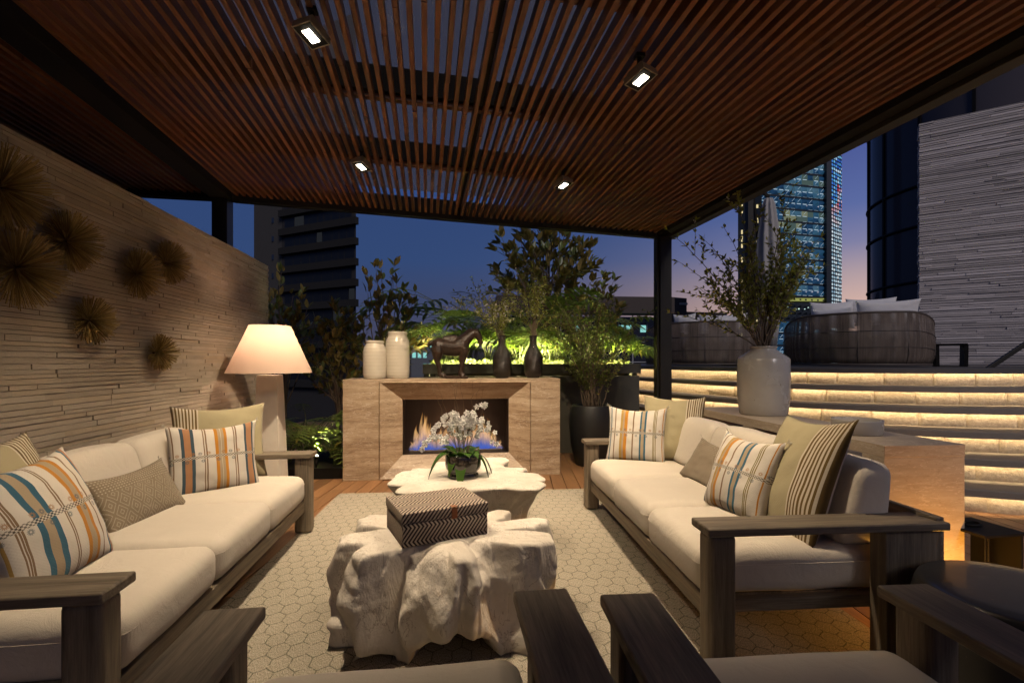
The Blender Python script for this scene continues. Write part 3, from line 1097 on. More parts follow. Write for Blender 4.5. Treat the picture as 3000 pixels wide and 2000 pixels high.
# ================================================================== ROOT TABLES
def root_table(label, loc, rz, outline, top, base_r, arches, prof, seed, lump, dips, power, nth=440, nz=46):
    """outline(th)->radius at the top; prof(t)->scale of it at height t; arches: (angle, half width, height)"""
    mb = MB()
    def rr(th, t, z):
        sh = .16 * noise.noise(Vector((th * 2, t * 2, seed))) * (1 - t)
        r0 = outline(th + sh)
        lo_ = base_r(th)
        fr = math.exp(-((((th + math.pi / 2 + math.pi) % (2 * math.pi)) - math.pi) / .62) ** 2) if power > 2 else 1
        mixf = (1 - fr) * (.55 + .45 * t) + fr * (t ** power + .40 * (1 - t))
        r = lo_ + (r0 - lo_) * mixf
        p = Vector((math.cos(th) * r * 3.4, math.sin(th) * r * 3.4, z * 3.4 + seed))
        wv = Vector((noise.noise(p * 1.1 + Vector((9, 2, 4))), noise.noise(p * 1.1 + Vector((1, 7, 3))), noise.noise(p * 1.1 + Vector((3, 5, 11))))) * .55
        q = p + wv
        q2 = Vector((q.x * .8, q.y * .8, q.z * .5))
        f1 = noise.voronoi(q2 * 1.35)[0]
        f2 = noise.voronoi(q2 * 3.1 + Vector((4, 4, seed)))[0]
        n = noise.noise(q * .8) * lump * .6 + (.45 - f1[0]) * lump * 1.05 + (.35 - f2[0]) * lump * .42 - noise.noise(q * 6) * lump * .08
        n += noise.noise(Vector((q.x * 2.6, q.y * 2.6, q.z * .35 + 7))) * lump * .75
        n *= .35 + .65 * min(1, (1.02 - t) * 3.5)
        return r + n - lump * .4
    def zbot(th):
        zb = 0
        for a, hw, h in arches:
            d_ = abs((th - a + math.pi) % (2 * math.pi) - math.pi)
            if d_ < hw:
                zb = max(zb, h * (1 - (d_ / hw) ** 2) ** .6 + noise.noise(Vector((th * 6, seed, 0))) * .012)
        return max(zb, 0)
    def dip(th):
        s_ = 0
        for a, w_, h_ in dips:
            d_ = (th - a + math.pi) % (2 * math.pi) - math.pi
            s_ += h_ * math.exp(-(d_ / w_) ** 2)
        return s_
    rows = []
    for k in range(nz + 1):
        t = k / nz
        row = []
        for i in range(nth):
            th = 2 * math.pi * i / nth
            zb = zbot(th)
            z = zb + (top - dip(th) - zb) * t
            tt = t
            r = rr(th, tt, z)
            if tt > .955:                       # rounded rim
                q = (tt - .955) / .045
                r -= .012 * (1 - math.sqrt(max(0, 1 - q * q)))
            if k < 4:
                r -= .004 * (4 - k) * (1 if zb > .01 else .4)
            row.append(len(mb.v))
            mb.v.append(Vector((math.cos(th) * r, math.sin(th) * r, z)))
        rows.append(row)
    # top
    last = [mb.v[i].copy() for i in rows[-1]]
    for f in (.94, .86, .74, .58, .4, .2):
        row = []
        for i_, p in enumerate(last):
            q = p * f
            row.append(len(mb.v))
            dp = dip(2 * math.pi * i_ / nth) * max(0, (f - .45) / .55) ** 1.4
            q.z = top - dp + .003 + noise.noise(Vector((q.x * 5, q.y * 5, seed))) * .005
            mb.v.append(q)
        rows.append(row)
    for a, b in zip(rows, rows[1:]):
        for i in range(nth):
            j = (i + 1) % nth
            mb.face((a[i], a[j], b[j], b[i]))
    mb.v.append(Vector((0, 0, top + .003)))
    c_ = len(mb.v) - 1
    for i in range(nth):
        mb.face((rows[-1][i], rows[-1][(i + 1) % nth], c_))
    # hollow inside
    inner = []
    for i in range(nth):
        p = mb.v[rows[0][i]]
        inner.append(len(mb.v))
        mb.v.append(Vector((p.x * .72, p.y * .72, p.z + .02)))
    inner2 = []
    for i in range(nth):
        p = mb.v[rows[0][i]]
        inner2.append(len(mb.v))
        mb.v.append(Vector((p.x * .5, p.y * .5, top - .12)))
    for a, b in ((inner, rows[0]), (inner2, inner)):
        for i in range(nth):
            j = (i + 1) % nth
            mb.face((a[i], a[j], b[j], b[i]))
    mb.face(inner2[::-1])
    o = mb.obj('root_table', PLASTER, smooth=True)
    o.location = loc
    o.rotation_euler = (0, 0, rz)
    tag(o, label, 'coffee table', 'white plaster root tables')
    return o

def ellipse_r(th, a, b, p=2.6):
    return 1 / ((abs(math.cos(th)) / a) ** p + (abs(math.sin(th)) / b) ** p) ** (1 / p)
def lobes(lst):
    def f(th):
        s = 0
        for a, wd, h in lst:
            d_ = (th - a + math.pi) % (2 * math.pi) - math.pi
            s += h * math.exp(-(d_ / wd) ** 2)
        return s
    return f
D = rad
def polar(pts):
    pts = sorted(pts)
    ext = [(a - 360, r) for a, r in pts] + pts + [(a + 360, r) for a, r in pts]
    def f(th):
        d_ = (math.degrees(th) + 180) % 360 - 180
        for (a0, r0), (a1, r1) in zip(ext, ext[1:]):
            if a0 <= d_ <= a1:
                q = (d_ - a0) / max(1e-6, a1 - a0)
                q = q * q * (3 - 2 * q)
                return r0 + (r1 - r0) * q
        return pts[0][1]
    return f
FRONT = polar([(-173, .55), (-164, .43), (-153, .50), (-145, .475), (-140, .37), (-134, .28), (-118, .30), (-103, .31), (-98, .31), (-91, .30), (-85, .38), (-76, .40), (-70, .35), (-63, .27), (-48, .25), (-41, .28), (-33, .43), (-28, .51), (-20, .545), (-10, .53), (-6.5, .47), (-3, .31), (1.5, .46), (8, .54), (13, .555), (18, .52), (21, .33), (27, .31), (33, .40), (41, .495), (49, .475), (56, .33), (68, .37), (85, .42), (97, .33), (112, .40), (126, .33), (134, .40), (138, .52), (144, .58), (151, .57), (161, .51), (166, .34), (171, .42), (176, .52), (180, .545)])
root_table('white plaster tree-root table in front, holding the woven box', (.0, 2.38, .011), 0, FRONT, .462,
           lambda th: ellipse_r(th, .585, .425, 4.0), [(D(-86), .62, .135), (D(95), .5, .13), (D(2), .3, .07), (D(-142), .16, .05)],
           lambda t: 1.0, 2.0, .075, [(D(-122), .22, .05), (D(-56), .18, .05), (D(110), .3, .03)], 2.8)
REAR = polar([(-168, .55), (-160, .585), (-150, .64), (-141, .58), (-130, .73), (-122, .70), (-110, .58), (-95, .68), (-86, .54), (-73, .57), (-66, .60), (-58, .71), (-52, .765), (-43, .74), (-33, .62), (-24, .65), (-15, .59), (-11, .41), (-3, .44), (6, .50), (13, .37), (29, .345), (41, .455), (48, .60), (54, .63), (62, .60), (68, .57), (76, .69), (84, .66), (92, .52), (100, .49), (112, .43), (122, .46), (131, .38), (144, .425), (152, .39), (161, .45), (166, .40), (175, .51)])
root_table('white plaster tree-root table nearer the fireplace, holding the orchid', (.12, 3.68, .011), 0, REAR, .462,
           lambda th: .40 + .06 * math.sin(3 * th + 1), [(D(-60), .4, .10), (D(120), .4, .10), (D(-130), .3, .06)],
           lambda t: 1.0, 9.0, .03, [(D(-25), .12, .02), (D(35), .2, .03), (D(140), .2, .03)], 1.7)

# woven box on the front table
t = thing('storage_box', 'brown and cream herringbone woven box with leather tab', 'box', (-.063, 2.40, .475), rad(19.7))
def uvbox(name, c, d, mat, parent, bev):
    bm = bmesh.new()
    bmesh.ops.create_cube(bm, size=1)
    uvl = bm.loops.layers.uv.new('UVMap')
    for f in bm.faces:
        n = f.normal
        for lp in f.loops:
            p = Vector((lp.vert.co.x * d[0], lp.vert.co.y * d[1], lp.vert.co.z * d[2]))
            if abs(n.z) > .5:
                uv = (p.x, p.y)
            elif abs(n.y) > .5:
                uv = (p.x, p.z)
            else:
                uv = (p.y, p.z)
            lp[uvl].uv = (uv[0] + .5, uv[1] + .53)
    for v in bm.verts:
        v.co = Vector((v.co.x * d[0] + c[0], v.co.y * d[1] + c[1], v.co.z * d[2] + c[2]))
    o = raw_obj(name, bm, mat, parent)
    md = o.modifiers.new('bevel', 'BEVEL')
    md.width = bev
    md.segments = 2
    return o
uvbox('body', (0, 0, .052), (.412, .312, .104), HERR, t, .004)
uvbox('lid', (0, 0, .1295), (.42, .32, .047), HERR, t, .005)
mb = MB(); mb.box((.035, -.1625, .125), (.028, .005, .05)); mb.box((.035, -.15, .1545), (.028, .03, .004)); mb.obj('tab', LEATHER, t, bevel=.002)

# orchid bowl
t = thing('orchid_pot', 'white orchids in a glossy black footed bowl', 'orchid', (.10, 3.50, .475))
mb = MB(); mb.lathe([(.0, .0), (.108, .0), (.114, .012), (.108, .026), (.098, .036), (.104, .046), (.122, .062), (.128, .085), (.128, .155), (.124, .165), (.118, .160), (.112, .135), (.0, .133)], 40)
mb.obj('bowl', BLACKGLAZE, t, smooth=True)
mb = MB()
for i in range(22):
    a = i / 22 * 6.28
    r = U(.03, .098)
    mb.ball((r * math.cos(a), r * math.sin(a), .15), U(.012, .021), 8, 5, (1.2, 1, .7))
mb.obj('pebbles', PEBBLE, t, smooth=True)
def strap_leaf(mb, base, az, L, W, rise, droop, n=9, twist=0):
    pts = []
    h = Vector((math.cos(az), math.sin(az), 0))
    sd = Vector((-math.sin(az), math.cos(az), 0))
    for i in range(n + 1):
        t_ = i / n
        p = Vector(base) + h * (L * t_ * (1 - .25 * t_ * droop)) + Vector((0, 0, rise * t_ - droop * t_ * t_ * L))
        wd = W * math.sin(math.pi * min(1, .12 + .88 * t_) ** .75) * .5 + .004 * (1 - t_)
        pts.append((p, wd))
    for i, (p, wd) in enumerate(pts):
        up_ = Vector((0, 0, wd * .22))
        mb.v += [p - sd * wd + up_, p, p + sd * wd + up_]
    k = len(mb.v) - 3 * len(pts)
    for i in range(n):
        a = k + i * 3
        mb.face((a, a + 1, a + 4, a + 3))
        mb.face((a + 1, a + 2, a + 5, a + 4))
for az, L, W, rise, droop in ((-2.9, .30, .075, .20, 1.15), (-2.3, .17, .07, .11, 1.3), (-1.75, .20, .062, .10, 1.75), (-.9, .16, .07, .16, .9), (-.25, .25, .055, .16, 1.5), (.3, .28, .05, .14, 1.2), (.9, .2, .07, .18, .8), (2.2, .22, .08, .17, .9), (2.8, .2, .07, .2, .8), (-1.3, .14, .09, .15, .9)):
    mb = MB()
    strap_leaf(mb, (.03 * math.cos(az), .03 * math.sin(az), .145), az, L * 1.08, W * 1.45, rise, droop)
    o = mb.obj('leaf', ORCHL, t, smooth=True)
stems, flowers = MB(), MB()
def petal(mb, c, d_, n_, L, W):
    s = d_.cross(n_).normalized()
    k = len(mb.v)
    mb.v += [c, c + d_ * L * .45 + s * W * .5, c + d_ * L + n_ * .003, c + d_ * L * .45 - s * W * .5, c + d_ * L * .55 + n_ * .006]
    mb.face((k, k + 1, k + 4)); mb.face((k + 1, k + 2, k + 4)); mb.face((k + 2, k + 3, k + 4)); mb.face((k + 3, k, k + 4))
for i, (ex, ez, top) in enumerate([(-.20, .33, .44), (-.13, .40, .46), (-.07, .42, .45), (-.02, .38, .42), (.03, .37, .40), (.07, .43, .47), (.17, .50, .53), (.24, .22, .44), (-.29, .22, .30), (-.10, .30, .42), (.16, .36, .44)]):
    y = U(-.06, .06)
    pts = bez((U(-.04, .04), U(-.03, .03), .14), (ex * .55, y, top + .08), (ex, y + U(-.03, .03), ez), 14)
    stems.tube(pts, .0023, 5)
    for k in range(4, 15):
        for rep in range(1 + (random.random() < .2)):
            p = pts[k] + Vector((U(-.028, .028), U(-.03, .03), U(-.022, .02)))
            n_ = Vector((U(-.7, .7), -1, U(-.4, .5))).normalized()
            a0 = U(0, 1)
            e1 = n_.orthogonal().normalized()
            e2 = n_.cross(e1)
            sz = U(.020, .028)
            for q in range(5):
                a = a0 + q * 1.2566
                petal(flowers, p, (e1 * math.cos(a) + e2 * math.sin(a) + n_ * .25).normalized(), n_, sz, sz * .95)
stems.obj('flower_stems', STEMG, t, smooth=True)
flowers.obj('blossoms', PETAL, t)
mb = MB()
for i in range(8):
    x = U(-.13, .12)
    pts = [Vector((x * .3, 0, .15))]
    for k in range(12):
        pts.append(pts[-1] + Vector((x * .11 + U(-.016, .016), U(-.014, .014), U(.036, .055))))
    mb.tube(pts, [.0028 * (1 - .06 * k) for k in range(len(pts))], 5)
mb.obj('curly_willow', BARK, t, smooth=True)

# ================================================================== FIREPLACE
FX0, FX1, FY, FH = -1.154, 1.273, 5.475, 1.108
OX0, OX1 = -.766, .927           # outer edge of the splayed surround
IX0, IX1, IZ0, IZ1 = -.535, .700, .235, .885
SP = .15                          # depth of the splay
t = thing('fireplace', 'brown travertine fireplace with splayed surround and gas flames', 'fireplace')
mb = MB(); mb.box(((FX0 + OX0) / 2, FY + .30, FH / 2 - .012), (OX0 - FX0 - .003, .6, FH - .024)); mb.obj('side_block', TRAV, t, bevel=.003)
mb = MB(); mb.box(((FX1 + OX1) / 2, FY + .30, FH / 2 - .012), (FX1 - OX1 - .003, .6, FH - .024)); mb.obj('side_block', TRAV, t, bevel=.003)
mb = MB(); mb.box(((FX0 + FX1) / 2, FY + .30, FH - .011), (FX1 - FX0, .602, .022)); mb.obj('mantel', TRAV, t, bevel=.003)
zt = FH - .0235
for q, nm in (([(OX0, FY, 0), (OX0, FY, zt), (IX0, FY + SP, IZ1), (IX0, FY + SP, IZ0)], 'l'), ([(OX1, FY, zt), (OX1, FY, 0), (IX1, FY + SP, IZ0), (IX1, FY + SP, IZ1)], 'r'),
              ([(OX0, FY, zt), (OX1, FY, zt), (IX1, FY + SP, IZ1), (IX0, FY + SP, IZ1)], 't'), ([(OX1, FY, .0), (OX0, FY, .0), (IX0, FY + SP, IZ0), (IX1, FY + SP, IZ0)], 'b')):
    mb = MB()
    c = sum((Vector(p) for p in q), Vector()) / 4
    mb.v += [Vector(p) + (c - Vector(p)).normalized() * .0012 for p in q]
    k = len(mb.v)
    mb.face((0, 1, 2, 3))
    o = mb.obj('surround_panel', TRAV, t)
    md = o.modifiers.new('solid', 'SOLIDIFY'); md.thickness = .02; md.offset = -1 if nm in 'lr' else -1
mb = MB()
y0, y1 = FY + SP - .012, FY + .52
w_ = .022
mb.box((IX0 - w_ / 2 + .004, (y0 + y1) / 2, (IZ0 + IZ1) / 2), (w_, y1 - y0, IZ1 - IZ0 + .02))
mb.box((IX1 + w_ / 2 - .004, (y0 + y1) / 2, (IZ0 + IZ1) / 2), (w_, y1 - y0, IZ1 - IZ0 + .02))
mb.box(((IX0 + IX1) / 2, (y0 + y1) / 2, IZ0 - w_ / 2 + .004), (IX1 - IX0 - .002, y1 - y0, w_))
mb.box(((IX0 + IX1) / 2, (y0 + y1) / 2, IZ1 + w_ / 2 - .004), (IX1 - IX0 - .002, y1 - y0, w_))
mb.box(((IX0 + IX1) / 2, y1 + .01, (IZ0 + IZ1) / 2), (IX1 - IX0, .02, IZ1 - IZ0))
mb.obj('firebox', flat_mat('dark_firebox_steel', (.045, .03, .022), .45, .2), t)
mb = MB(); mb.box(((IX0 + IX1) / 2, FY + .31, IZ0 + .022), (IX1 - IX0 - .16, .15, .032)); mb.obj('burner', flat_mat('burner_steel', (.16, .13, .11), .4, .8), t, bevel=.004)
m, g = material('gas_flame')
gen = g.coord('Generated')
obj_ = g.coord('Object')
_, _, gz = g.xyz(gen)
wv = g.noise(g.v('MULTIPLY', obj_, (34, 34, 7)), 1.0, 5, .65, .8)
hh_ = g.m('ADD', gz, g.m('MULTIPLY', g.m('SUBTRACT', wv, .5), .35))
col = g.ramp(hh_, [(.0, (.05, .11, .55)), (.14, (.09, .14, .48)), (.27, (.34, .25, .32)), (.48, (.85, .50, .28)), (.75, (1.0, .55, .20)), (1, (.8, .32, .08))])
lw = g.n('LayerWeight', {'Blend': .35}).outputs['Facing']
body = g.m('POWER', g.m('SUBTRACT', 1.0, lw), 1.4)
alp = g.m('MULTIPLY', body, g.ramp(hh_, [(0, (.85,) * 3), (.25, (.40,) * 3), (.6, (.42,) * 3), (1, (.12,) * 3)]))
alp = g.m('MULTIPLY', alp, g.m('MAXIMUM', 0.0, g.m('SUBTRACT', g.m('MULTIPLY', wv, 3.2), .75)), clamp=True)
em = g.n('Emission', {'Color': col, 'Strength': .95}).outputs[0]
tr = g.n('BsdfTransparent').outputs[0]
g.out(g.n('MixShader', {0: alp, 1: tr, 2: em}).outputs[0])
FLAME = m
for i, (x, h, wdt) in enumerate([(-.41, .13, .05), (-.36, .26, .07), (-.29, .40, .075), (-.22, .30, .065), (-.14, .20, .07), (-.05, .26, .075), (.05, .29, .075), (.14, .24, .07), (.23, .23, .065), (.30, .30, .07), (.38, .37, .075), (.45, .36, .07), (.52, .20, .065), (.57, .11, .05)]):
    mb = MB()
    pts, rd = [], []
    ph = U(0, 6)
    for k in range(12):
        f = k / 11
        pts.append((x + .08 + .016 * math.sin(ph + f * 5) * f * 2 - .08, .05 * 0 + FY + .31 + .02 * math.sin(ph * 2 + f * 4), IZ0 + .038 + f * h))
        rd.append(max(.001, wdt * (1 - f) ** .75 * (.72 + .28 * math.sin(math.pi * min(1, f * 1.8)))))
    mb.tube(pts, rd, 14, cap=False)
    for rep_ in range(3):
        x3, h3, y3 = x + U(-.045, .045), h * U(.55, 1.15), FY + .31 + U(-.045, .045)
        p3 = U(0, 6)
        mb.tube([(x3 + .014 * math.sin(p3 + k * .55) * k / 9, y3, IZ0 + .038 + k / 9 * h3) for k in range(10)], [max(.001, wdt * U(.5, .6) * (1 - k / 9) ** .8) for k in range(10)], 10, cap=False)
    # ragged second tongue
    x2 = x + U(-.05, .05)
    mb.tube([(x2 + .012 * math.sin(ph + k), FY + .31 + U(-.03, .03) * .3, IZ0 + .038 + k / 7 * h * .7) for k in range(8)], [max(.001, wdt * .5 * (1 - k / 7) ** .8) for k in range(8)], 10, cap=False)
    mb.obj('flame', FLAME, t, smooth=True)
fl = bpy.data.lights.new('fire_glow', 'POINT'); fl.energy = 6; fl.color = (1, .55, .28); fl.shadow_soft_size = .12
lo = link(bpy.data.objects.new('fire_glow', fl)); lo.location = ((IX0 + IX1) / 2, FY + .30, IZ0 + .22); lo.parent = t

# things on the mantel
def jar(name, label, mat, loc, prof, group=None, cat='jar'):
    t = thing(name, label, cat, loc, 0, group)
    mb = MB(); mb.lathe(prof, 56)
    mb.obj('body', mat, t, smooth=True)
    return t
def crock(R, H, neck, z=0):
    return [(0, 0), (R * .90, 0), (R * .95, .012), (R, H * .15), (R * 1.0, H * .45), (R * .985, H * .72), (R * .93, H * .82), (R * .80, H * .885), (neck, H * .915), (neck, H * .935), (neck * 1.05, H * .945), (neck * 1.05, H * .985), (neck * 1.0, H), (neck * .86, H), (neck * .82, H * .9), (0, H * .88)]
jar('ceramic_jar', 'shorter white crackle-glazed jar on the mantel', WHITEJAR, (-.845, 5.70, FH), crock(.131, .435, .098), 'white jars on the mantel')
jar('ceramic_jar', 'taller white crackle-glazed jar on the mantel', WHITEJAR, (-.60, 5.80, FH), crock(.140, .545, .108), 'white jars on the mantel')
VPROF = [(0, 0), (.062, 0), (.072, .01), (.095, .05), (.104, .10), (.106, .20), (.102, .245), (.085, .29), (.060, .335), (.043, .375), (.038, .41), (.039, .455), (.046, .488), (.046, .495), (.036, .493), (.030, .45), (.03, .38), (0, .37)]
VPROF = [(a * 1.10, b_ * 1.03) for a, b_ in VPROF]
v1 = jar('black_vase', 'black hammered bottle vase with arching twigs, beside the horse', HAMMER, (.625, 5.74, FH), VPROF, 'black bottle vases on the mantel', 'vase')
v2 = jar('black_vase', 'black hammered bottle vase with upright twigs, farther from the horse', HAMMER, (1.005, 5.76, FH), VPROF, 'black bottle vases on the mantel', 'vase')

# bronze horse
t = thing('horse_statue', 'dark bronze horse statue standing on the mantel', 'statue', (.065, 5.72, FH))
mb = MB()
def hz(px, py): return ((px - 640) / 2352 * 400 * 5.70 / 1417, (1025 - py) / 1176 * 200 * 5.70 / 1417)
def hp(px, py, y=0):
    x, z = hz(px, py)
    return (x, y, z)
mb.tube([hp(255, 440), hp(330, 450), hp(430, 475), hp(560, 500), hp(680, 500), hp(780, 490), hp(860, 500)], [.05, .085, .098, .100, .100, .105, .07], 16)
mb.tube([hp(700, 470), hp(780, 400), hp(860, 320), hp(930, 260), hp(985, 225)], [.095, .088, .070, .056, .044], 14)
mb.tube([hp(950, 225), hp(1005, 240), hp(1045, 300), hp(1070, 360), hp(1080, 415)], [.042, .054, .047, .034, .029], 12)
mb.ball(hp(1078, 410), .031, 10, 6)
for s in (-1, 1):
    mb.tube([hp(985, 215, s * .025), hp(975, 165, s * .032)], [.013, .003], 6)
    o_ = s * .052
    hind = [hp(345, 500, s * .035), hp(350, 590, o_), hp(345, 670, o_), hp(345, 740, o_), hp(375, 830, o_), hp(395, 930, o_), hp(410, 975, o_)]
    mb.tube(hind, [.078, .068, .05, .036, .030, .030, .035], 10)
    mb.tube([hp(390, 945, o_), hp(430, 960, o_), hp(445, 995, o_)], [.03, .034, .042], 8)
    fore = [hp(800, 520, s * .04), hp(790, 620, o_), hp(770, 700, o_), hp(765, 790, o_), hp(745, 880, o_), hp(740, 950, o_)]
    mb.tube(fore, [.07, .054, .042, .032, .028, .031], 10)
    mb.tube([hp(740, 930, o_), hp(760, 960, o_), hp(775, 1000, o_)], [.03, .035, .042], 8)
mb.tube([hp(265, 430), hp(215, 425), hp(190, 455), hp(215, 490)], [.028, .024, .02, .012], 8)
mb.tube([hp(690, 330), hp(770, 290), hp(860, 220), hp(930, 180)], [.022, .022, .022, .018], 6)
mb.tube([hp(500, 392), hp(560, 372), hp(640, 345), hp(690, 310)], [.05, .055, .055, .03], 8)
mb.tube([hp(440, 385), hp(560, 375), hp(650, 380)], [.06, .07, .06], 8)
hb = mb.obj('body', BRONZE, t, smooth=True)
md = hb.modifiers.new('remesh', 'REMESH'); md.mode = 'VOXEL'; md.voxel_size = .006; md.use_smooth_shade = True
md = hb.modifiers.new('smooth', 'SMOOTH'); md.iterations = 5; md.factor = .5
mb = MB(); mb.box((.005, 0, .016), (.30, .155, .032)); mb.obj('plinth', BRONZE, t, bevel=.004)

# ================================================================== FLOOR LAMP
t = thing('floor_lamp', 'glowing floor lamp with cone shade and tapered pale base', 'lamp', (-1.725, 4.96, 0))
mb = MB()
b = .135; tp = .092
k = 0
for (hw, z) in ((b, 0), (tp, 1.175)):
    mb.v += [Vector((-hw, -hw, z)), Vector((hw, -hw, z)), Vector((hw, hw, z)), Vector((-hw, hw, z))]
for q in ((3, 2, 1, 0), (4, 5, 6, 7), (0, 1, 5, 4), (1, 2, 6, 5), (2, 3, 7, 6), (3, 0, 4, 7)):
    mb.face(q)
mb.obj('base', flat_mat('pale_lacquer', (.80, .73, .62), .4), t, bevel=.006)
mb = MB(); mb.tube([(0, 0, 1.175), (0, 0, 1.30)], .014, 10); mb.obj('stem', GREYCAST, t)
m, g = material('lamp_shade_linen')
cc = g.noise(g.coord(), 200, 2)
df = g.n('BsdfDiffuse', {'Color': (.68, .55, .44, 1)}).outputs[0]
tl = g.n('BsdfTranslucent', {'Color': (.80, .61, .47, 1)}).outputs[0]
g.out(g.n('MixShader', {0: .52, 1: df, 2: tl}).outputs[0])
mb = MB()
rows = []
for r, z in ((.382, 1.195), (.185, 1.65)):
    bse = len(mb.v); rows.append(bse)
    for i in range(64):
        a = i / 64 * 6.28318
        mb.v.append(Vector((r * math.cos(a), r * math.sin(a), z)))
for i in range(64):
    j = (i + 1) % 64
    mb.face((rows[0] + i, rows[0] + j, rows[1] + j, rows[1] + i))
o = mb.obj('lamp_shade', m, t, smooth=True)
mb = MB(); mb.ball((0, 0, 1.40), .04, 12, 8); mb.obj('bulb', emit('lamp_bulb', (1.0, .68, .46), 8), t, smooth=True)
ld = bpy.data.lights.new('lamp_light', 'POINT'); ld.energy = 11; ld.color = (1, .66, .46); ld.shadow_soft_size = .06
lo = link(bpy.data.objects.new('lamp_light', ld)); lo.location = (0, 0, 1.47); lo.parent = t

# ================================================================== CONSOLE AND WHAT STANDS ON IT
t = thing('console_table', 'long beige travertine console behind the right sofa', 'console', (2.25, 2.25, 0), rad(-2.6))
CL, CW = 2.15, .46
mb = MB(); mb.box((CW / 2, CL / 2, .832), (CW, CL, .064)); mb.obj('top', TRAVC, t, bevel=.003)
for y in (.075, 1.25, CL - .075):
    mb = MB(); mb.box((CW / 2, y, .40), (CW - .002, .145, .80)); mb.obj('leg', TRAVC, t, bevel=.003)
t = thing('crock_vase', 'big grey stoneware jar full of leafy blossom branches', 'vase', (2.59, 3.72, .864))
mb = MB(); mb.lathe([(0, 0), (.172, 0), (.18, .008), (.195, .12), (.20, .28), (.198, .455), (.19, .47), (.10, .535), (.098, .55), (.104, .556), (.104, .565), (.088, .565), (.085, .53), (0, .5)], 64)
mb.obj('body', GREYJAR, t, smooth=True)
CROCK = t
jar('low_bowl', 'low round grey stoneware bowl near the end of the console', GREYJAR, (2.47, 2.66, .864), [(0, 0), (.125, 0), (.132, .006), (.134, .08), (.134, .088), (.127, .088), (.125, .02), (0, .018)], None, 'bowl')

# side table with a handle ring, ceramic stool, amber uplight
t = thing('side_table', 'small black metal side table beside the stone console', 'side table', (2.815, 2.255, 0), rad(2))
mb = MB(); mb.box((0, 0, .413), (.265, .265, .014)); mb.obj('table_top', BLACK, t, bevel=.002)
mb = MB(); mb.box((.118, -.0, .203), (.012, .24, .406)); mb.obj('leg', BLACK, t)
mb = MB()
for y in (-.125, .125):
    for x in (-.12, -.10):
        mb.tube([(x, y, 0), (x, y, .406)], .004, 6)
mb.obj('leg_rods', BLACK, t)
mb = MB(); mb.box((0, 0, .004), (.25, .25, .008)); mb.obj('foot', BLACK, t)
t2 = MB()
t2.tube([(.035 * math.cos(a / 24 * 6.2832) * 1.5, .035 * math.sin(a / 24 * 6.2832), .0) for a in range(25)], .006, 6, cap=False)
o = t2.obj('black_ring', BLACK, None, smooth=True); o.location = (2.80, 2.28, .4265)
tag(o, 'black ring lying on the small metal side table', 'ring')
t = thing('ceramic_stool', 'dark glazed round ceramic stool beside the right armchair', 'stool', (2.06, 1.50, 0))
mb = MB(); mb.lathe([(0, 0), (.24, 0), (.26, .01), (.305, .12), (.325, .24), (.322, .36), (.305, .44), (.297, .459), (.288, .466), (.275, .469), (.2, .471), (.1, .472), (0, .472)], 64)
mb.obj('body', STOOL, t, smooth=True)
t = thing('floor_uplight', 'small amber uplight glowing on the deck by the console foot', 'floor light', (2.46, 1.93, 0))
mb = MB(); mb.lathe([(0, 0), (.045, 0), (.045, .02), (.036, .024), (.036, .018), (0, .018)], 20); mb.obj('housing', BLACK, t, smooth=False)
mb = MB(); mb.lathe([(0, .019), (.034, .019), (.034, .021), (0, .021)], 20); mb.obj('lens', emit('amber_lens', (1, .5, .1), 8), t)
ld = bpy.data.lights.new('amber_light', 'POINT'); ld.energy = 26; ld.color = (1, .46, .07); ld.shadow_soft_size = .03
lo = link(bpy.data.objects.new('amber_light', ld)); lo.location = (0.02, .03, .06); lo.parent = t

# ================================================================== PLANTS
def leaf(mb, p, d_, up, L, W, fold=.25, curl=.25, seg=3):
    """pointed oval leaf with a folded midrib"""
    d_ = d_.normalized()
    s = d_.cross(up)
    if s.length < 1e-4:
        s = d_.orthogonal()
    s.normalize()
    n = s.cross(d_)
    k = len(mb.v)
    mb.v.append(p)
    for i in range(1, seg + 1):
        f = i / (seg + 1)
        c = p + d_ * (L * f) - n * (curl * L * f * f)
        wd = W / 2 * math.sin(math.pi * f ** .85)
        lift = n * (fold * wd)
        mb.v += [c - s * wd + lift, c, c + s * wd + lift]
    mb.v.append(p + d_ * L * .97 - n * (curl * L))
    e = len(mb.v) - 1
    mb.face((k, k + 2, k + 1)); mb.face((k, k + 3, k + 2))
    for i in range(seg - 1):
        a = k + 1 + 3 * i
        mb.face((a, a + 1, a + 4, a + 3)); mb.face((a + 1, a + 2, a + 5, a + 4))
    a = k + 1 + 3 * (seg - 1)
    mb.face((a, a + 1, e)); mb.face((a + 1, a + 2, e))

def sliver(mb, p, d_, L, W):
    d_ = d_.normalized()
    s = d_.cross(R3()).normalized() * W / 2
    k = len(mb.v)
    mb.v += [p, p + d_ * L * .45 + s, p + d_ * L, p + d_ * L * .45 - s]
    mb.face((k, k + 1, k + 2, k + 3))

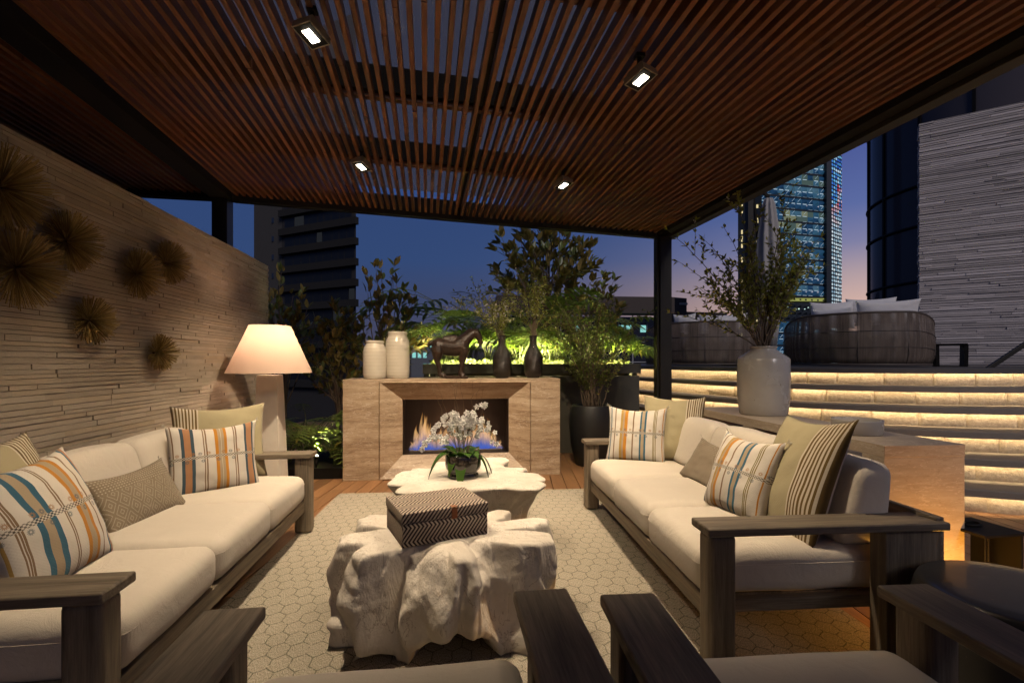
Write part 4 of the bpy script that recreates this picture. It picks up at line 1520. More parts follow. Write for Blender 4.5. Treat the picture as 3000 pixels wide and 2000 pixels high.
def magnolia(name, label, base, trunk_h, crown, n_br, n_leaf, L=.15, group=None, rseed=0, lean=(0, 0)):
    random.seed(100 + rseed)
    t = thing(name, label, 'tree', base, 0, group)
    st, lv = MB(), MB()
    cz = trunk_h
    top = Vector((lean[0], lean[1], cz))
    st.tube(bez((0, 0, 0), (lean[0] * .3, lean[1] * .3, cz * .5), top, 8), [.03 - .002 * i for i in range(9)], 7)
    tips = []
    for i in range(n_br):
        f = U(.25, 1)
        p0 = Vector((lean[0] * f * f, lean[1] * f * f, cz * f))
        v = R3()
        v.z = abs(v.z) * 1.1 + .15
        e = top + Vector((v.x * crown[0], v.y * crown[1], (v.z - .35) * crown[2])) * U(.65, 1.05)
        mid = (p0 + e) / 2 + Vector((U(-.1, .1), U(-.1, .1), -.08))
        pts = bez(p0, mid, e, 7)
        st.tube(pts, [.012 - .0013 * k for k in range(8)], 5)
        tips.append(pts)
    for i in range(n_leaf):
        pts = random.choice(tips)
        k = random.choice((3, 4, 5, 5, 6, 6, 7, 7, 7))
        p = pts[k] + R3() * .03
        d_ = (pts[k] - pts[k - 1]).normalized() * .8 + R3() * .75 + Vector((0, 0, .35))
        leaf(lv, p, d_, Vector((0, 0, 1)) + R3() * .5, L * U(.65, 1.1), L * U(.34, .44), .3, U(-.1, .35))
    st.obj('trunk', BARK, t, smooth=True)
    lv.obj('crown', MAGN, t, smooth=True)
    return t
magnolia('magnolia_tree', 'tall magnolia with brown-backed leaves rising behind the black vases', (1.62, 7.75, 1.15), 1.55, (1.0, .7, 1.45), 60, 1350, .19, None, 1)
magnolia('magnolia_tree', 'small magnolia with sparse dark leaves behind the white jars', (-.95, 7.0, .3), 1.35, (.68, .4, 1.15), 34, 420, .155, None, 2)
magnolia('magnolia_tree', 'low magnolia spreading over the right of the lit planter', (2.35, 8.1, 1.15), .95, (.75, .5, .95), 30, 420, .17, None, 3)
magnolia('magnolia_tree', 'dark magnolia half hidden behind the end of the stone wall', (-2.35, 7.35, .1), 1.75, (.5, .3, .9), 26, 260, .15, None, 4)
magnolia('magnolia_tree', 'dark bushy magnolia in shadow between wall and fireplace', (-1.55, 7.1, .1), 1.0, (.75, .4, 1.1), 36, 760, .15, None, 5)

def lobed_leaf(mb, base, az, stalk, L, tilt, droop):
    """deeply cut philodendron leaf on an arching stalk"""
    h = Vector((math.cos(az), math.sin(az), 0))
    pts = bez(base, Vector(base) + Vector((0, 0, stalk * .75)) + h * stalk * .15, Vector(base) + Vector((0, 0, stalk * tilt)) + h * stalk * .7, 6)
    p0 = pts[-1]
    d_ = (h * .9 + Vector((0, 0, -.1 + U(-.1, .35)))).normalized()
    s = d_.cross(Vector((0, 0, 1))).normalized()
    s = (s + Vector((0, 0, U(-.45, .45)))).normalized()
    n = s.cross(d_)
    rib = []
    NN = 7
    for i in range(NN + 1):
        f = i / NN
        rib.append(p0 + d_ * (L * f) - Vector((0, 0, droop * L * f * f)))
    for i in range(NN):
        f = (i + .4) / NN
        c = rib[i]
        ll = L * (.52 * math.sin(math.pi * (.18 + .72 * f)) + .10)
        for sg in (-1, 1):
            dv = (s * sg + d_ * (-.25 + .95 * f)).normalized()
            w = L * .082
            a = c
            m1 = c + dv * ll * .5 - Vector((0, 0, .05 * ll))
            e = c + dv * ll - Vector((0, 0, .28 * ll))
            k = len(mb.v)
            mb.v += [a - d_ * w * .55, a + d_ * w * .75, m1 + d_ * w * .62, m1 - d_ * w * .62, e + d_ * w * .2]
            if sg > 0:
                mb.face((k, k + 3, k + 2, k + 1)); mb.face((k + 3, k + 4, k + 2))
            else:
                mb.face((k, k + 1, k + 2, k + 3)); mb.face((k + 3, k + 2, k + 4))
    k = len(mb.v)
    mb.v += [rib[-2] - s * L * .05, rib[-2] + s * L * .05, rib[-1] + d_ * L * .16]
    mb.face((k, k + 1, k + 2))
    return pts, rib

def philodendron(label, base, n, stalk, L, rseed, spread=(0, 6.283)):
    random.seed(300 + rseed)
    t = thing('philodendron_plant', label, 'plant', base)
    lv, st = MB(), MB()
    for i in range(n):
        az = spread[0] + (spread[1] - spread[0]) * (i + U(-.3, .3)) / n
        pts, rib = lobed_leaf(lv, (U(-.05, .05), U(-.05, .05), 0), az, stalk * U(.6, 1.15), L * U(.7, 1.15), U(.55, 1.0), U(.1, .5))
        st.tube(pts, [.009 - .0008 * q for q in range(7)], 5, cap=False)
        st.tube(rib[::2], [.0045, .004, .003, .002][:len(rib[::2])], 4, cap=False)
    lv.obj('leaves', PHIL, t)
    st.obj('stalks', STEMG, t, smooth=True)
    return t

# raised planter with a light strip behind its rim
PY0, PY1, PX0, PX1, PZ = 6.75, 8.6, -.35, 2.75, 1.20
t = thing('raised_planter', 'dark raised planter behind the fireplace with glowing strip inside its rim', 'planter')
mb = MB()
mb.box(((PX0 + PX1) / 2, PY0 + .04, .55), (PX1 - PX0, .08, 1.10))
mb.box(((PX0 + PX1) / 2, PY1 - .04, PZ / 2), (PX1 - PX0, .08, PZ))
mb.box((PX0 + .04, (PY0 + PY1) / 2, PZ / 2), (.08, PY1 - PY0 - .165, PZ))
mb.box((PX1 - .04, (PY0 + PY1) / 2, PZ / 2), (.08, PY1 - PY0 - .165, PZ))
mb.obj('wall', DARKWALL, t, bevel=.006)
mb = MB(); mb.box(((PX0 + PX1) / 2, PY0 + .02, 1.205), (PX1 - PX0 + .02, .10, .14)); mb.obj('rim', DARKWALL, t, bevel=.006)
mb = MB(); mb.box(((PX0 + PX1) / 2, (PY0 + PY1) / 2 + .05, 1.16), (PX1 - PX0 - .16, PY1 - PY0 - .24, .04)); mb.obj('soil', SOIL, t)
mb = MB(); mb.box(((PX0 + PX1) / 2, PY0 + .095, 1.235), (PX1 - PX0 - .25, .03, .02)); mb.obj('light_strip', emit('green_white_led', (1.0, .92, .46), 390), t)
mb = MB()
random.seed(5)
for i in range(2600):
    x = U(PX0 + .1, PX1 - .1)
    y = PY0 + .19 + abs(random.gauss(0, .25))
    if y > PY1 - .1:
        continue
    p = Vector((x, y, 1.18 + U(0, .10) + .10 * (y - PY0)))
    leaf(mb, p, R3() + Vector((0, -.2, .9)), Vector((0, -1, .3)), U(.035, .07), U(.02, .034), .2, .2, 1)
o = mb.obj('ground_cover', GRCOV); o['kind'] = 'stuff'
for i, (x, y, n, sk, L) in enumerate([(.05, 7.25, 15, .42, .42), (.62, 7.4, 16, .50, .44), (1.05, 7.2, 14, .32, .36), (1.55, 7.3, 16, .36, .40), (2.05, 7.25, 14, .36, .40), (.35, 7.95, 11, .7, .5), (1.2, 8.0, 10, .6, .46), (2.4, 7.7, 10, .42, .40), (-.12, 7.6, 14, .40, .42), (.85, 7.75, 14, .48, .44), (1.85, 7.7, 14, .48, .44), (2.5, 7.2, 12, .30, .36)]):
    lab = ['lit philodendron with cut leaves directly behind the horse statue', 'large lit philodendron behind the first black vase', 'low philodendron glowing between the two black vases', 'lit philodendron right behind the second black vase',
           'lit philodendron at the right of the planter', 'tall philodendron reaching out left above the horse', 'dark philodendron deep in the planter under the magnolia', 'philodendron at the far right corner of the planter', 'philodendron spilling over the left end of the lit planter', 'philodendron deep between the two black vases', 'philodendron under the right side of the tall magnolia', 'low philodendron at the right front corner of the planter'][i]
    philodendron(lab, (x, y, 1.17), n, sk * 2.1, L * 1.3, i)

for lab, x, y in (('small spike uplight among the lit leaves behind the horse statue', .30, 7.02), ('small spike uplight low in the planter behind the vases', 1.10, 6.98), ('small spike uplight at the right of the raised planter', 2.0, 7.02)):
    t = thing('garden_spotlight', lab, 'garden light', (x, y, 1.18))
    mb = MB(); mb.tube([(0, 0, 0), (0, 0, .04), (0, .02, .09)], [.006, .018, .024], 10); mb.obj('housing', BLACK, t)
    mb = MB(); mb.ball((0, .022, .092), .015, 8, 6); mb.obj('lens', emit('bed_lens', (1, .92, .5), 10), t)
    ld = bpy.data.lights.new('bed_light', 'SPOT'); ld.energy = 48; ld.color = (1, .92, .55); ld.spot_size = rad(130); ld.spot_blend = .7; ld.shadow_soft_size = .03
    lo = link(bpy.data.objects.new('bed_light', ld)); lo.location = (0, .03, .13); lo.parent = t
    lo.rotation_euler = Vector((0, .6, 1)).to_track_quat('-Z', 'Y').to_euler()
# shadowy bed between the stone wall and the fireplace, with a spike uplight
t = thing('garden_bed', 'low dark planting bed edging between lamp and fireplace', 'garden bed')
mb = MB(); mb.box((-1.72, 5.62, .06), (1.1, .05, .12)); mb.obj('edging', BLACK, t, bevel=.004)
mb = MB(); mb.box((-1.70, 6.25, .05), (1.05, 1.2, .08)); mb.obj('soil', SOIL, t)
for i, (x, y, n, sk, L) in enumerate([(-1.30, 5.95, 11, .42, .34), (-1.65, 6.0, 12, .48, .36), (-1.95, 6.1, 11, .5, .38), (-1.45, 6.4, 11, .65, .40), (-1.85, 6.55, 10, .7, .42)]):
    lab = ['uplit philodendron low beside the fireplace block', 'uplit philodendron in the middle of the dark bed', 'philodendron in the dark bed nearest the lamp base', 'taller philodendron behind the spike light in the dark bed', 'tall shadowed philodendron by the stone wall end'][i]
    philodendron(lab, (x, y, .09), n, sk, L, 20 + i)
t = thing('garden_spotlight', 'small spike uplight among the dark plants left of the fireplace', 'garden light', (-1.50, 5.74, .09))
mb = MB(); mb.tube([(0, 0, 0), (0, 0, .06), (0, .03, .13)], [.006, .018, .024], 10); mb.obj('housing', BLACK, t)
mb = MB(); mb.ball((0, .032, .135), .017, 8, 6); mb.obj('lens', emit('garden_lens', (1, .9, .6), 12), t)
ld = bpy.data.lights.new('garden_light', 'SPOT'); ld.energy = 130; ld.color = (1, .92, .62); ld.spot_size = rad(75); ld.spot_blend = .6; ld.shadow_soft_size = .02
lo = link(bpy.data.objects.new('garden_light', ld)); lo.location = (0, .05, .16); lo.parent = t
lo.rotation_euler = Vector((.12, .42, .9)).to_track_quat('-Z', 'Y').to_euler()
# uplight in the raised planter for the magnolia
t = thing('garden_spotlight', 'small spike uplight at the magnolia trunk in the raised planter', 'garden light', (1.50, 7.45, 1.12))
mb = MB(); mb.tube([(0, 0, 0), (0, 0, .06), (0, .02, .12)], [.006, .018, .024], 10); mb.obj('housing', BLACK, t)
mb = MB(); mb.ball((0, .022, .125), .017, 8, 6); mb.obj('lens', emit('planter_lens', (1, .9, .6), 12), t)
ld = bpy.data.lights.new('planter_light', 'SPOT'); ld.energy = 230; ld.color = (1, .86, .52); ld.spot_size = rad(120); ld.spot_blend = .6; ld.shadow_soft_size = .02
lo = link(bpy.data.objects.new('planter_light', ld)); lo.location = (0, .03, .15); lo.parent = t
lo.rotation_euler = Vector((.05, .12, 1)).to_track_quat('-Z', 'Y').to_euler()

def twiggy(name, label, cat, base, n, height, spread, mats, leafsize, density, rseed, parent=None, fan=None, blossom=0, side=3, curve=.2, thick=.006, start=.35):
    """bundle of long twigs with side shoots and small leaves; fan = list of (dx, dy, h)"""
    random.seed(500 + rseed)
    if parent is None:
        t = thing(name, label, cat, base)
        off = Vector((0, 0, 0))
    else:
        t = parent
        off = Vector(base)
    st, lv, bl = MB(), MB(), MB()
    tg = fan or []
    for i in range(n):
        if fan and i < len(fan):
            e = Vector(fan[i])
        elif fan:
            f = random.choice(fan)
            e = Vector(f) * U(.55, 1.0) + Vector((U(-.09, .09), U(-.15, .15), U(-.08, .08)))
        else:
            a = U(0, 6.28); r = spread * math.sqrt(U(.02, 1))
            e = Vector((math.cos(a) * r, math.sin(a) * r, height * U(.65, 1.05) * (1 - .25 * (r / spread) ** 2)))
        b0 = off + Vector((U(-.03, .03), U(-.03, .03), 0)) * (3.5 if fan is None else 1)
        mid = b0 + Vector((e.x * .30, e.y * .3, e.z * (.5 + curve * .5)))
        pts = bez(b0, mid + R3() * .03, off + e, 14)
        pts = [p + R3() * .006 for p in pts]
        st.tube(pts, [thick * (1 - .055 * q) for q in range(15)], 5)
        for q in range(int(15 * start), 15):
            for r_ in range(density):
                d_ = (pts[q] - pts[q - 1]).normalized() + R3() * .9
                sliver(lv, pts[q] + R3() * .004, d_, leafsize * U(.6, 1.15), leafsize * U(.26, .42)) if leafsize < .03 else leaf(lv, pts[q], d_, Vector((0, 0, 1)) + R3(), leafsize * U(.6, 1.1), leafsize * .36, .2, .2, 1)
        for q in range(side):
            k = random.randint(int(15 * start), 12)
            d_ = ((pts[k + 1] - pts[k]).normalized() + R3() * .75).normalized()
            l = U(.08, .28) * height / 1.2
            sp = bez(pts[k], pts[k] + d_ * l * .5 + Vector((0, 0, .02)), pts[k] + d_ * l + Vector((0, 0, .05)), 6)
            st.tube(sp, [thick * .45 * (1 - .12 * q2) for q2 in range(7)], 4)
            for q2 in range(1, 7):
                for r_ in range(density):
                    dd = (sp[q2] - sp[q2 - 1]).normalized() + R3() * .9
                    sliver(lv, sp[q2], dd, leafsize * U(.6, 1.15), leafsize * U(.28, .42)) if leafsize < .03 else leaf(lv, sp[q2], dd, Vector((0, 0, 1)) + R3(), leafsize * U(.6, 1.1), leafsize * .36, .2, .2, 1)
                if random.random() < blossom:
                    for _ in range(4):
                        sliver(bl, sp[q2] + R3() * .008, R3(), U(.014, .022), .014)
    st.obj('twigs' if parent is None or True else 'twigs', mats[0], t, smooth=True)
    lv.obj('leaves', mats[1], t)
    if bl.f:
        bl.obj('blossoms', BLOSSOM, t)
    return t

# branches standing in the vases are things of their own
twiggy('blossom_branches', 'tall budding branches fanned out in the grey stoneware jar', 'branches', (2.59, 3.72, 1.36), 42, 1.35, .5, (BARK, SPRIG), .058, 3, 1,
       fan=[(-.88, -.1, .98), (-.70, .1, .78), (-.62, -.1, .52), (-.72, .2, .36), (-.45, .1, .95), (-.30, -.1, 1.28), (-.22, .2, 1.10), (-.08, 0, .92), (.02, .2, .80), (.12, -.1, .92), (.28, 0, 1.42), (.34, .1, 1.05), (.48, -.05, .98), (.42, .2, .75), (-.35, .2, .55), (.22, .1, .62), (-.5, -.2, .66)], blossom=.22, side=3, thick=.0065)
twiggy('vase_twigs', 'arching pale budding twigs in the black vase beside the horse', 'branches', (.625, 5.74, 1.58), 20, .8, .4, (BARK, SPRIG), .042, 3, 2,
       fan=[(-.58, 0, .46), (-.48, .1, .52), (-.35, .1, .60), (-.24, -.05, .66), (-.12, .05, .42), (.04, .1, .48), (-.40, -.1, .32), (.12, 0, .36)], blossom=.3, side=3, thick=.004)
twiggy('vase_twigs', 'upright budding twigs in the black vase farther from the horse', 'branches', (1.005, 5.76, 1.58), 22, .9, .35, (BARK, SPRIG), .042, 3, 3,
       fan=[(-.20, 0, .62), (-.10, .1, .78), (0, -.05, .86), (.08, .1, .72), (.20, 0, .60), (-.28, .1, .44), (.14, -.1, .88), (.28, 0, .42)], blossom=.15, side=3, thick=.004)

# shrub in a tall black pot right of the fireplace
t = thing('plant_pot', 'tall matt black rounded plant pot between fireplace and right sofa', 'plant pot', (1.80, 5.98, 0))
mb = MB(); mb.lathe([(0, 0), (.20, 0), (.215, .02), (.265, .25), (.285, .48), (.278, .64), (.25, .74), (.245, .755), (.228, .755), (.23, .70), (0, .70)], 48); mb.obj('body', BLACKPOT, t, smooth=True)
twiggy('potted_shrub', 'airy narrow-leaved shrub growing in the tall black pot', 'shrub', (1.80, 5.98, .69), 34, 1.60, .66, (BARK, WILL), .055, 3, 4, side=7, thick=.007, start=.22, curve=.12)

# ================================================================== TERRACE FURNITURE
m, g = material('woven_rope_band')
c = g.coord()
x, y, z = g.xyz(c)
an = g.m('ARCTAN2', y, x)
rb = g.m('SINE', g.m('MULTIPLY', an, 760.0))
pt = g.noise(g.n('CombineXYZ', {0: g.m('MULTIPLY', an, 5.0), 1: g.m('MULTIPLY', z, 1.0), 2: 0.0}).outputs[0], 2.0, 3)
pt = g.m('ADD', g.m('MULTIPLY', pt, .5), g.m('MULTIPLY', g.noise(g.n('CombineXYZ', {0: g.m('MULTIPLY', an, 55.0), 1: g.m('MULTIPLY', z, 1.2), 2: 0.0}).outputs[0], 1.0, 3), .6))
cord = g.pbr(color=g.ramp(pt, [(.35, (.05, .036, .028)), (.7, (.19, .145, .112))]), rough=.6, spec=.3)
see = g.n('BsdfTransparent').outputs[0]
g.out(g.n('MixShader', {0: g.m('GREATER_THAN', rb, -.62), 1: see, 2: cord}).outputs[0])
ROPE = m
ROPEDK = flat_mat('dark_woven_frame', (.075, .058, .048), .6)
def daybed(label, loc, R, a_open, rz, H=.89):
    """round daybed: tall curved woven back (centred on local -y), mattress, pillows"""
    t = thing('round_daybed', label, 'daybed', loc, rz, 'round woven daybeds on the terrace')
    def top(a):
        f = min(1, max(0, (abs(a) - rad(40)) / rad(95)))
        return .52 + (H - .52) * (1 - f * f * (3 - 2 * f))
    N = 120
    mb = MB()
    for i in range(N + 1):
        a = (i / N * 2 - 1) * rad(a_open)
        f = 1 - .07 * (1 - abs(a) / rad(a_open)) * 0
        hgt = top(a * 1.05)
        for (zz, rr) in ((.03, R - .05), (.15, R - .015), (hgt * .5, R), (hgt, R - .02)):
            mb.v.append(Vector((math.sin(a) * rr, -math.cos(a) * rr, zz)))
    for i in range(N):
        for j in range(3):
            k = i * 4 + j
            mb.face((k, k + 4, k + 5, k + 1))
    o = mb.obj('woven_back', ROPE, t, smooth=True)
    md = o.modifiers.new('solid', 'SOLIDIFY'); md.thickness = .03; md.offset = -1
    mb = MB()
    def ring(zf, rr):
        return [Vector((math.sin(a) * rr, -math.cos(a) * rr, top(a * 1.05) * zf if zf > .2 else .035)) for a in [(i / 80 * 2 - 1) * rad(a_open) for i in range(81)]]
    mb.tube(ring(1, R - .03), .02, 8)
    mb.tube(ring(.36, R - .001), .005, 6)
    mb.tube(ring(.66, R - .001), .005, 6)
    mb.tube(ring(.0, R - .055), .02, 6)
    for i in range(7):
        a = (i / 6 * 2 - 1) * rad(a_open) * .93
        mb.tube([(math.sin(a) * (R - .05), -math.cos(a) * (R - .05), .03), (math.sin(a) * (R + .003), -math.cos(a) * (R + .003), .2), (math.sin(a) * (R - .02), -math.cos(a) * (R - .02), top(a * 1.05))], .006, 6)
    mb.obj('frame', ROPEDK, t, smooth=True)
    mb = MB(); mb.lathe([(0, .06), (R - .10, .06), (R - .07, .09), (R - .07, .42), (R - .12, .56), (R - .3, .60), (0, .61)], 64); mb.obj('mattress', OFFWHITE, t, smooth=True)
    return t
DB1 = daybed('large round woven daybed near the front of the terrace, seen from behind', (7.42, 8.05, 1.222), 1.14, 118, rad(-40))
DB2 = daybed('round woven daybed farther back, half hidden by the black post', (5.72, 10.3, 1.222), 1.30, 118, rad(-28))
def tpillow(label, loc, w, h, T, face, lean):
    return pillow(label, OFFWHITE, loc, face, lean, w, h, T, group='white pillows on the daybeds', seed=U(0, 9))
random.seed(61)
tpillow('wide white pillow propped on the big daybed, right of its middle', (7.40, 7.36, 1.92), .92, .44, .14, 60, 8)
tpillow('white pillow lying left on the big daybed', (6.78, 7.80, 1.88), .66, .38, .15, 30, 12)
tpillow('grey-white pillow behind, left of the wide one on the big daybed', (7.15, 8.25, 1.98), .72, .48, .12, 240, 10)
tpillow('grey-white pillow highest on the big daybed, behind the wide one', (7.78, 8.05, 2.02), .80, .48, .12, 240, 8)
tpillow('wide white pillow on the far daybed', (5.75, 9.6, 1.90), .95, .42, .14, 60, 8)
tpillow('small white pillow peeking beside the black post on the far daybed', (5.05, 9.85, 1.92), .50, .42, .13, 40, 8)
tpillow('flat grey-white pillow at the back of the far daybed', (5.95, 10.7, 1.96), .90, .44, .12, 240, 12)

t = thing('terrace_side_table', 'small black open-frame table beside the big daybed', 'side table', (8.50, 7.25, 1.222), rad(-40))
mb = MB(); mb.box((0, 0, .375), (.40, .36, .03)); mb.obj('table_top', BLACK, t, bevel=.003)
for s in (-1, 1):
    mb = MB(); mb.beam((s * .18, 0, .015), (s * .185, 0, .36), .05, .34, (0, 1, 0)); mb.obj('leg', BLACK, t)
mb = MB(); mb.box((0, 0, .008), (.40, .36, .016)); mb.obj('foot', BLACK, t)

t = thing('closed_umbrella', 'folded grey cantilever umbrella standing behind the daybeds', 'umbrella', (6.70, 9.45, 1.222))
mb = MB()
prof = [(.0, 3.55), (.07, 3.53), (.11, 3.40), (.19, 2.75), (.225, 2.3), (.21, 1.8), (.19, 1.2), (.16, .7), (.13, .42), (.10, .40)]
NS = 48
rows = []
for r, z in prof:
    base = len(mb.v)
    for k in range(NS):
        a = 2 * math.pi * k / NS
        q = r * (1 + .22 * math.cos(a * 8 + z * .6) + .05 * noise.noise(Vector((math.cos(a) * 2, math.sin(a) * 2, z))))
        mb.v.append(Vector((q * math.cos(a), q * math.sin(a), z)))
    rows.append(base)
for a, b in zip(rows, rows[1:]):
    for k in range(NS):
        mb.face((a + k, b + k, b + (k + 1) % NS, a + (k + 1) % NS))
mb.obj('canopy', GREYFAB, t, smooth=True)
mb = MB(); mb.tube([(0, 0, .15), (0, 0, 3.56)], .025, 10); mb.obj('pole', BLACK, t)
mb = MB(); mb.box((-.36, .12, 2.1), (.13, .12, 4.2)); mb.obj('mast', COLM, t, bevel=.01)
mb = MB(); mb.beam((-.36, .12, 4.05), (0, 0, 3.55), .06, .06); mb.tube([(-.31, .1, 3.9), (-.20, .06, 2.65)], .03, 8); mb.obj('arm', BLACK, t)
mb = MB(); mb.box((-.3, .1, .04), (.9, .9, .08)); mb.obj('base', BLACK, t, bevel=.01)

t = thing('handrail', 'dark metal stair handrail in front of the pale stone wall', 'handrail', (0, 0, 0))
mb = MB(); mb.beam((7.72, 6.05, 1.20), (8.9, 5.72, 2.12), .045, .06); mb.obj('rail', COLM, t, bevel=.006)
mb = MB(); mb.tube([(8.22, 5.9, 1.222), (8.22, 5.9, 1.56)], .022, 10); mb.obj('post', GREYCAST, t, smooth=True)
mb = MB(); mb.tube([(8.8, 5.75, 1.222), (8.8, 5.75, 2.0)], .022, 10); mb.obj('post', GREYCAST, t, smooth=True)

# ================================================================== CITY
def cityp(px, d_):
    """ground-plan point at picture column px (3000 wide photo) and distance d_ along the view axis"""
    u = (px - 1500) / 1417
    x = u * d_
    a = rad(7.4)
    return Vector((x * math.cos(a) + d_ * math.sin(a), -x * math.sin(a) + d_ * math.cos(a), 0))
def hgt(py, d_):
    return 1.3 + (1060 - py) * d_ / 1417

def prism(mb, pts, z0, z1):
    k = len(mb.v)
    n = len(pts)
    for z in (z0, z1):
        for p in pts:
            mb.v.append(Vector((p.x, p.y, z)))
    for i in range(n):
        j = (i + 1) % n
        mb.face((k + i, k + j, k + n + j, k + n + i))
    mb.face(range(k + n, k + 2 * n))
    mb.face(list(range(k, k + n))[::-1])
GLASSDK = None
m, g = material('dark_curtain_glass')
n1 = g.noise(g.coord('Object', (.15, .15, .05)), 1.0, 3)
g.out(g.pbr(color=(.012, .014, .02), rough=.06, spec=.8, metal=0.0, coat=.6, normal=g.bump(n1, .25, .4)))
GLASSDK = m
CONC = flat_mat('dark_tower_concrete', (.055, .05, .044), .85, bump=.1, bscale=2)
CONCD = flat_mat('near_black_concrete', (.010, .009, .008), .9, bump=.1, bscale=2)  # one even near-black tone for the balcony bands
WIN_DIM = emit('dim_blue_window', (.20, .32, .42), .10)
WIN_TEAL = emit('teal_lit_window', (.35, .85, .80), .75)
WIN_WARM = emit('warm_lit_window', (1.0, .86, .50), .9)
WIN_GREY = emit('dusk_grey_window', (.42, .46, .55), .035)

# dark apartment tower on the left
t = thing('apartment_tower', 'dark apartment tower with banded floors behind the lamp', 'building')
A_, B_ = cityp(826, 92), cityp(1043, 84)
ax_ = (B_ - A_).normalized()
bk = (B_ - ax_ * 1.5).normalized() * 22
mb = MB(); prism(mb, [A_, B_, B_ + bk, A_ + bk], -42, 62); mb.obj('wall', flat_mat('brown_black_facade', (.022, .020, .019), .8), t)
C_ = cityp(744, 97)
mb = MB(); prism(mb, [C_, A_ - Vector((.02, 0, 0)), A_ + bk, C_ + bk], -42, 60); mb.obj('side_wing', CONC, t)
W_ = (B_ - A_).length
fh = 3.55
nf = Vector((ax_.y, -ax_.x, 0))
random.seed(33)
for f in range(0, 12):
    z = hgt(1060, 88) - 4 + f * fh
    mb = MB()
    mb.beam(A_ + nf * .35 + Vector((0, 0, z)) - ax_ * .1, B_ + nf * .35 + Vector((0, 0, z)) + ax_ * .5, .9, 1.25)
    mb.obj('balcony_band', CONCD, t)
    mb = MB()
    x = .8
    while x < W_ - 1.5:
        w_ = U(1.2, 2.6)
        p, q = A_ + ax_ * x + nf * .05, A_ + ax_ * min(x + w_, W_ - .3) + nf * .05
        mb.cur = 1 if (f, int(x)) in ((9, 8), (9, 10)) or random.random() < .06 else 0
        mb.quad((p.x, p.y, z + .75), (q.x, q.y, z + .75), (q.x, q.y, z + 2.6), (p.x, p.y, z + 2.6))
        x += w_ + .12
    mb.obj('window_row', [flat_mat('dull_tower_glass', (.008, .009, .012), .35, 0, .3) if f == 0 else bpy.data.materials['dull_tower_glass'], WIN_GREY], t)
mb = MB()
for f in range(10):
    z = hgt(1060, 95) + f * fh + 6
    p = C_ + (A_ - C_) * .7
    mb.box((p.x, p.y, z), (.5, .3, 1.0))
mb.obj('slit_windows', GLASSDK, t)

# glass tower with folded facade and a patterned light screen
t = thing('glass_tower', 'tall blue glass office tower with folded panes and lit light screen', 'building')
DT = 120
A_, B_ = cityp(2172, 118), cityp(2415, 124)
C_ = cityp(2466, 130)
bk = (B_ - A_).normalized()
n_ = Vector((bk.y, -bk.x, 0))
if n_.y > 0:
    n_ = -n_
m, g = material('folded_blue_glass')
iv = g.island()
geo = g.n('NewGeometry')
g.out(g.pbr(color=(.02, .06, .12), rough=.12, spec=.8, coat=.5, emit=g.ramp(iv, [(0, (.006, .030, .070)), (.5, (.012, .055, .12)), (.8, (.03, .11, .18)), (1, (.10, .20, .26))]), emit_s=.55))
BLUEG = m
LITG = emit('lit_office_pane', (.80, .88, .58), .2)
LITD = emit('pale_lit_pane', (.40, .62, .58), .14)
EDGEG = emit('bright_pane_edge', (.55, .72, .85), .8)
SPAN = flat_mat('tower_spandrel', (.010, .018, .03), .5)
W_ = (B_ - A_).length
z_low, z_top = -42, hgt(300, 120)
mb = MB(); prism(mb, [A_ - n_ * .6, B_ - n_ * .6, C_ - n_ * .3, C_ * 1.2, A_ * 1.2], z_low, z_top); mb.obj('core', SPAN, t)
rowh = 3.1
nrow = int((z_top - (-4)) / rowh)
random.seed(41)
for r_ in range(nrow):
    z = -4 + r_ * rowh
    pyc = 1060 - (z + 1.5 - 1.3) * 1417 / 121
    mb = MB()
    ncell = 14
    for i in range(ncell):
        for half in range(2):
            x0, x1 = i / ncell * W_, (i + 1) / ncell * W_
            xm = (x0 + x1) / 2
            z0, z1 = z + .35 + half * 1.35, z + .35 + (half + 1) * 1.35
            P = lambda x, zz, o: A_ + bk * x + n_ * o + Vector((0, 0, zz))
            fx = (i + .5) / ncell
            lit = 0
            if 610 < pyc < 640 and fx > .5: lit = 1 if random.random() < .45 else random.choice((0, 2))
            elif 560 < pyc < 580 and fx > .3 and random.random() < .3: lit = 2
            elif 648 < pyc < 682 and .15 < fx < .75 and random.random() < .7: lit = 1 if random.random() < .5 else 2
            elif 515 < pyc < 545 and fx > .7: lit = 2 if random.random() < .6 else 0
            elif random.random() < .02: lit = 2
            if 858 < pyc < 930:
                lit = 3
            mb.cur = {0: 0, 1: 1, 2: 2, 3: 3}[lit]
            a, b, c, d_ = P(x0, z0, .1), P(x1, z0, .1), P(x1, z1, .1), P(x0, z1, .1)
            apex = P(xm + U(-.15, .15), (z0 + z1) / 2, .75)
            k = len(mb.v)
            mb.v += [a, b, c, d_, apex]
            for q in ((0, 1, 4), (1, 2, 4), (2, 3, 4), (3, 0, 4)):
                mb.face([k + w for w in q])
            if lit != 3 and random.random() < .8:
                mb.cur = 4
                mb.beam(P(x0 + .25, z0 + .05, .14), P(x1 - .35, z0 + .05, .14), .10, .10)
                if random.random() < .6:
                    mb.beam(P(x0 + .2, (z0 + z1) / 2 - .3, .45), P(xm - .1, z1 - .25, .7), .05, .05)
    mb.obj('floor_glazing', [BLUEG, LITG, LITD, SPAN, EDGEG], t)
    if r_ % 1 == 0:
        mb = MB(); mb.beam(P(0, z + .1, .15), P(W_, z + .1, .15), .5, .45); mb.obj('spandrel', SPAN, t)
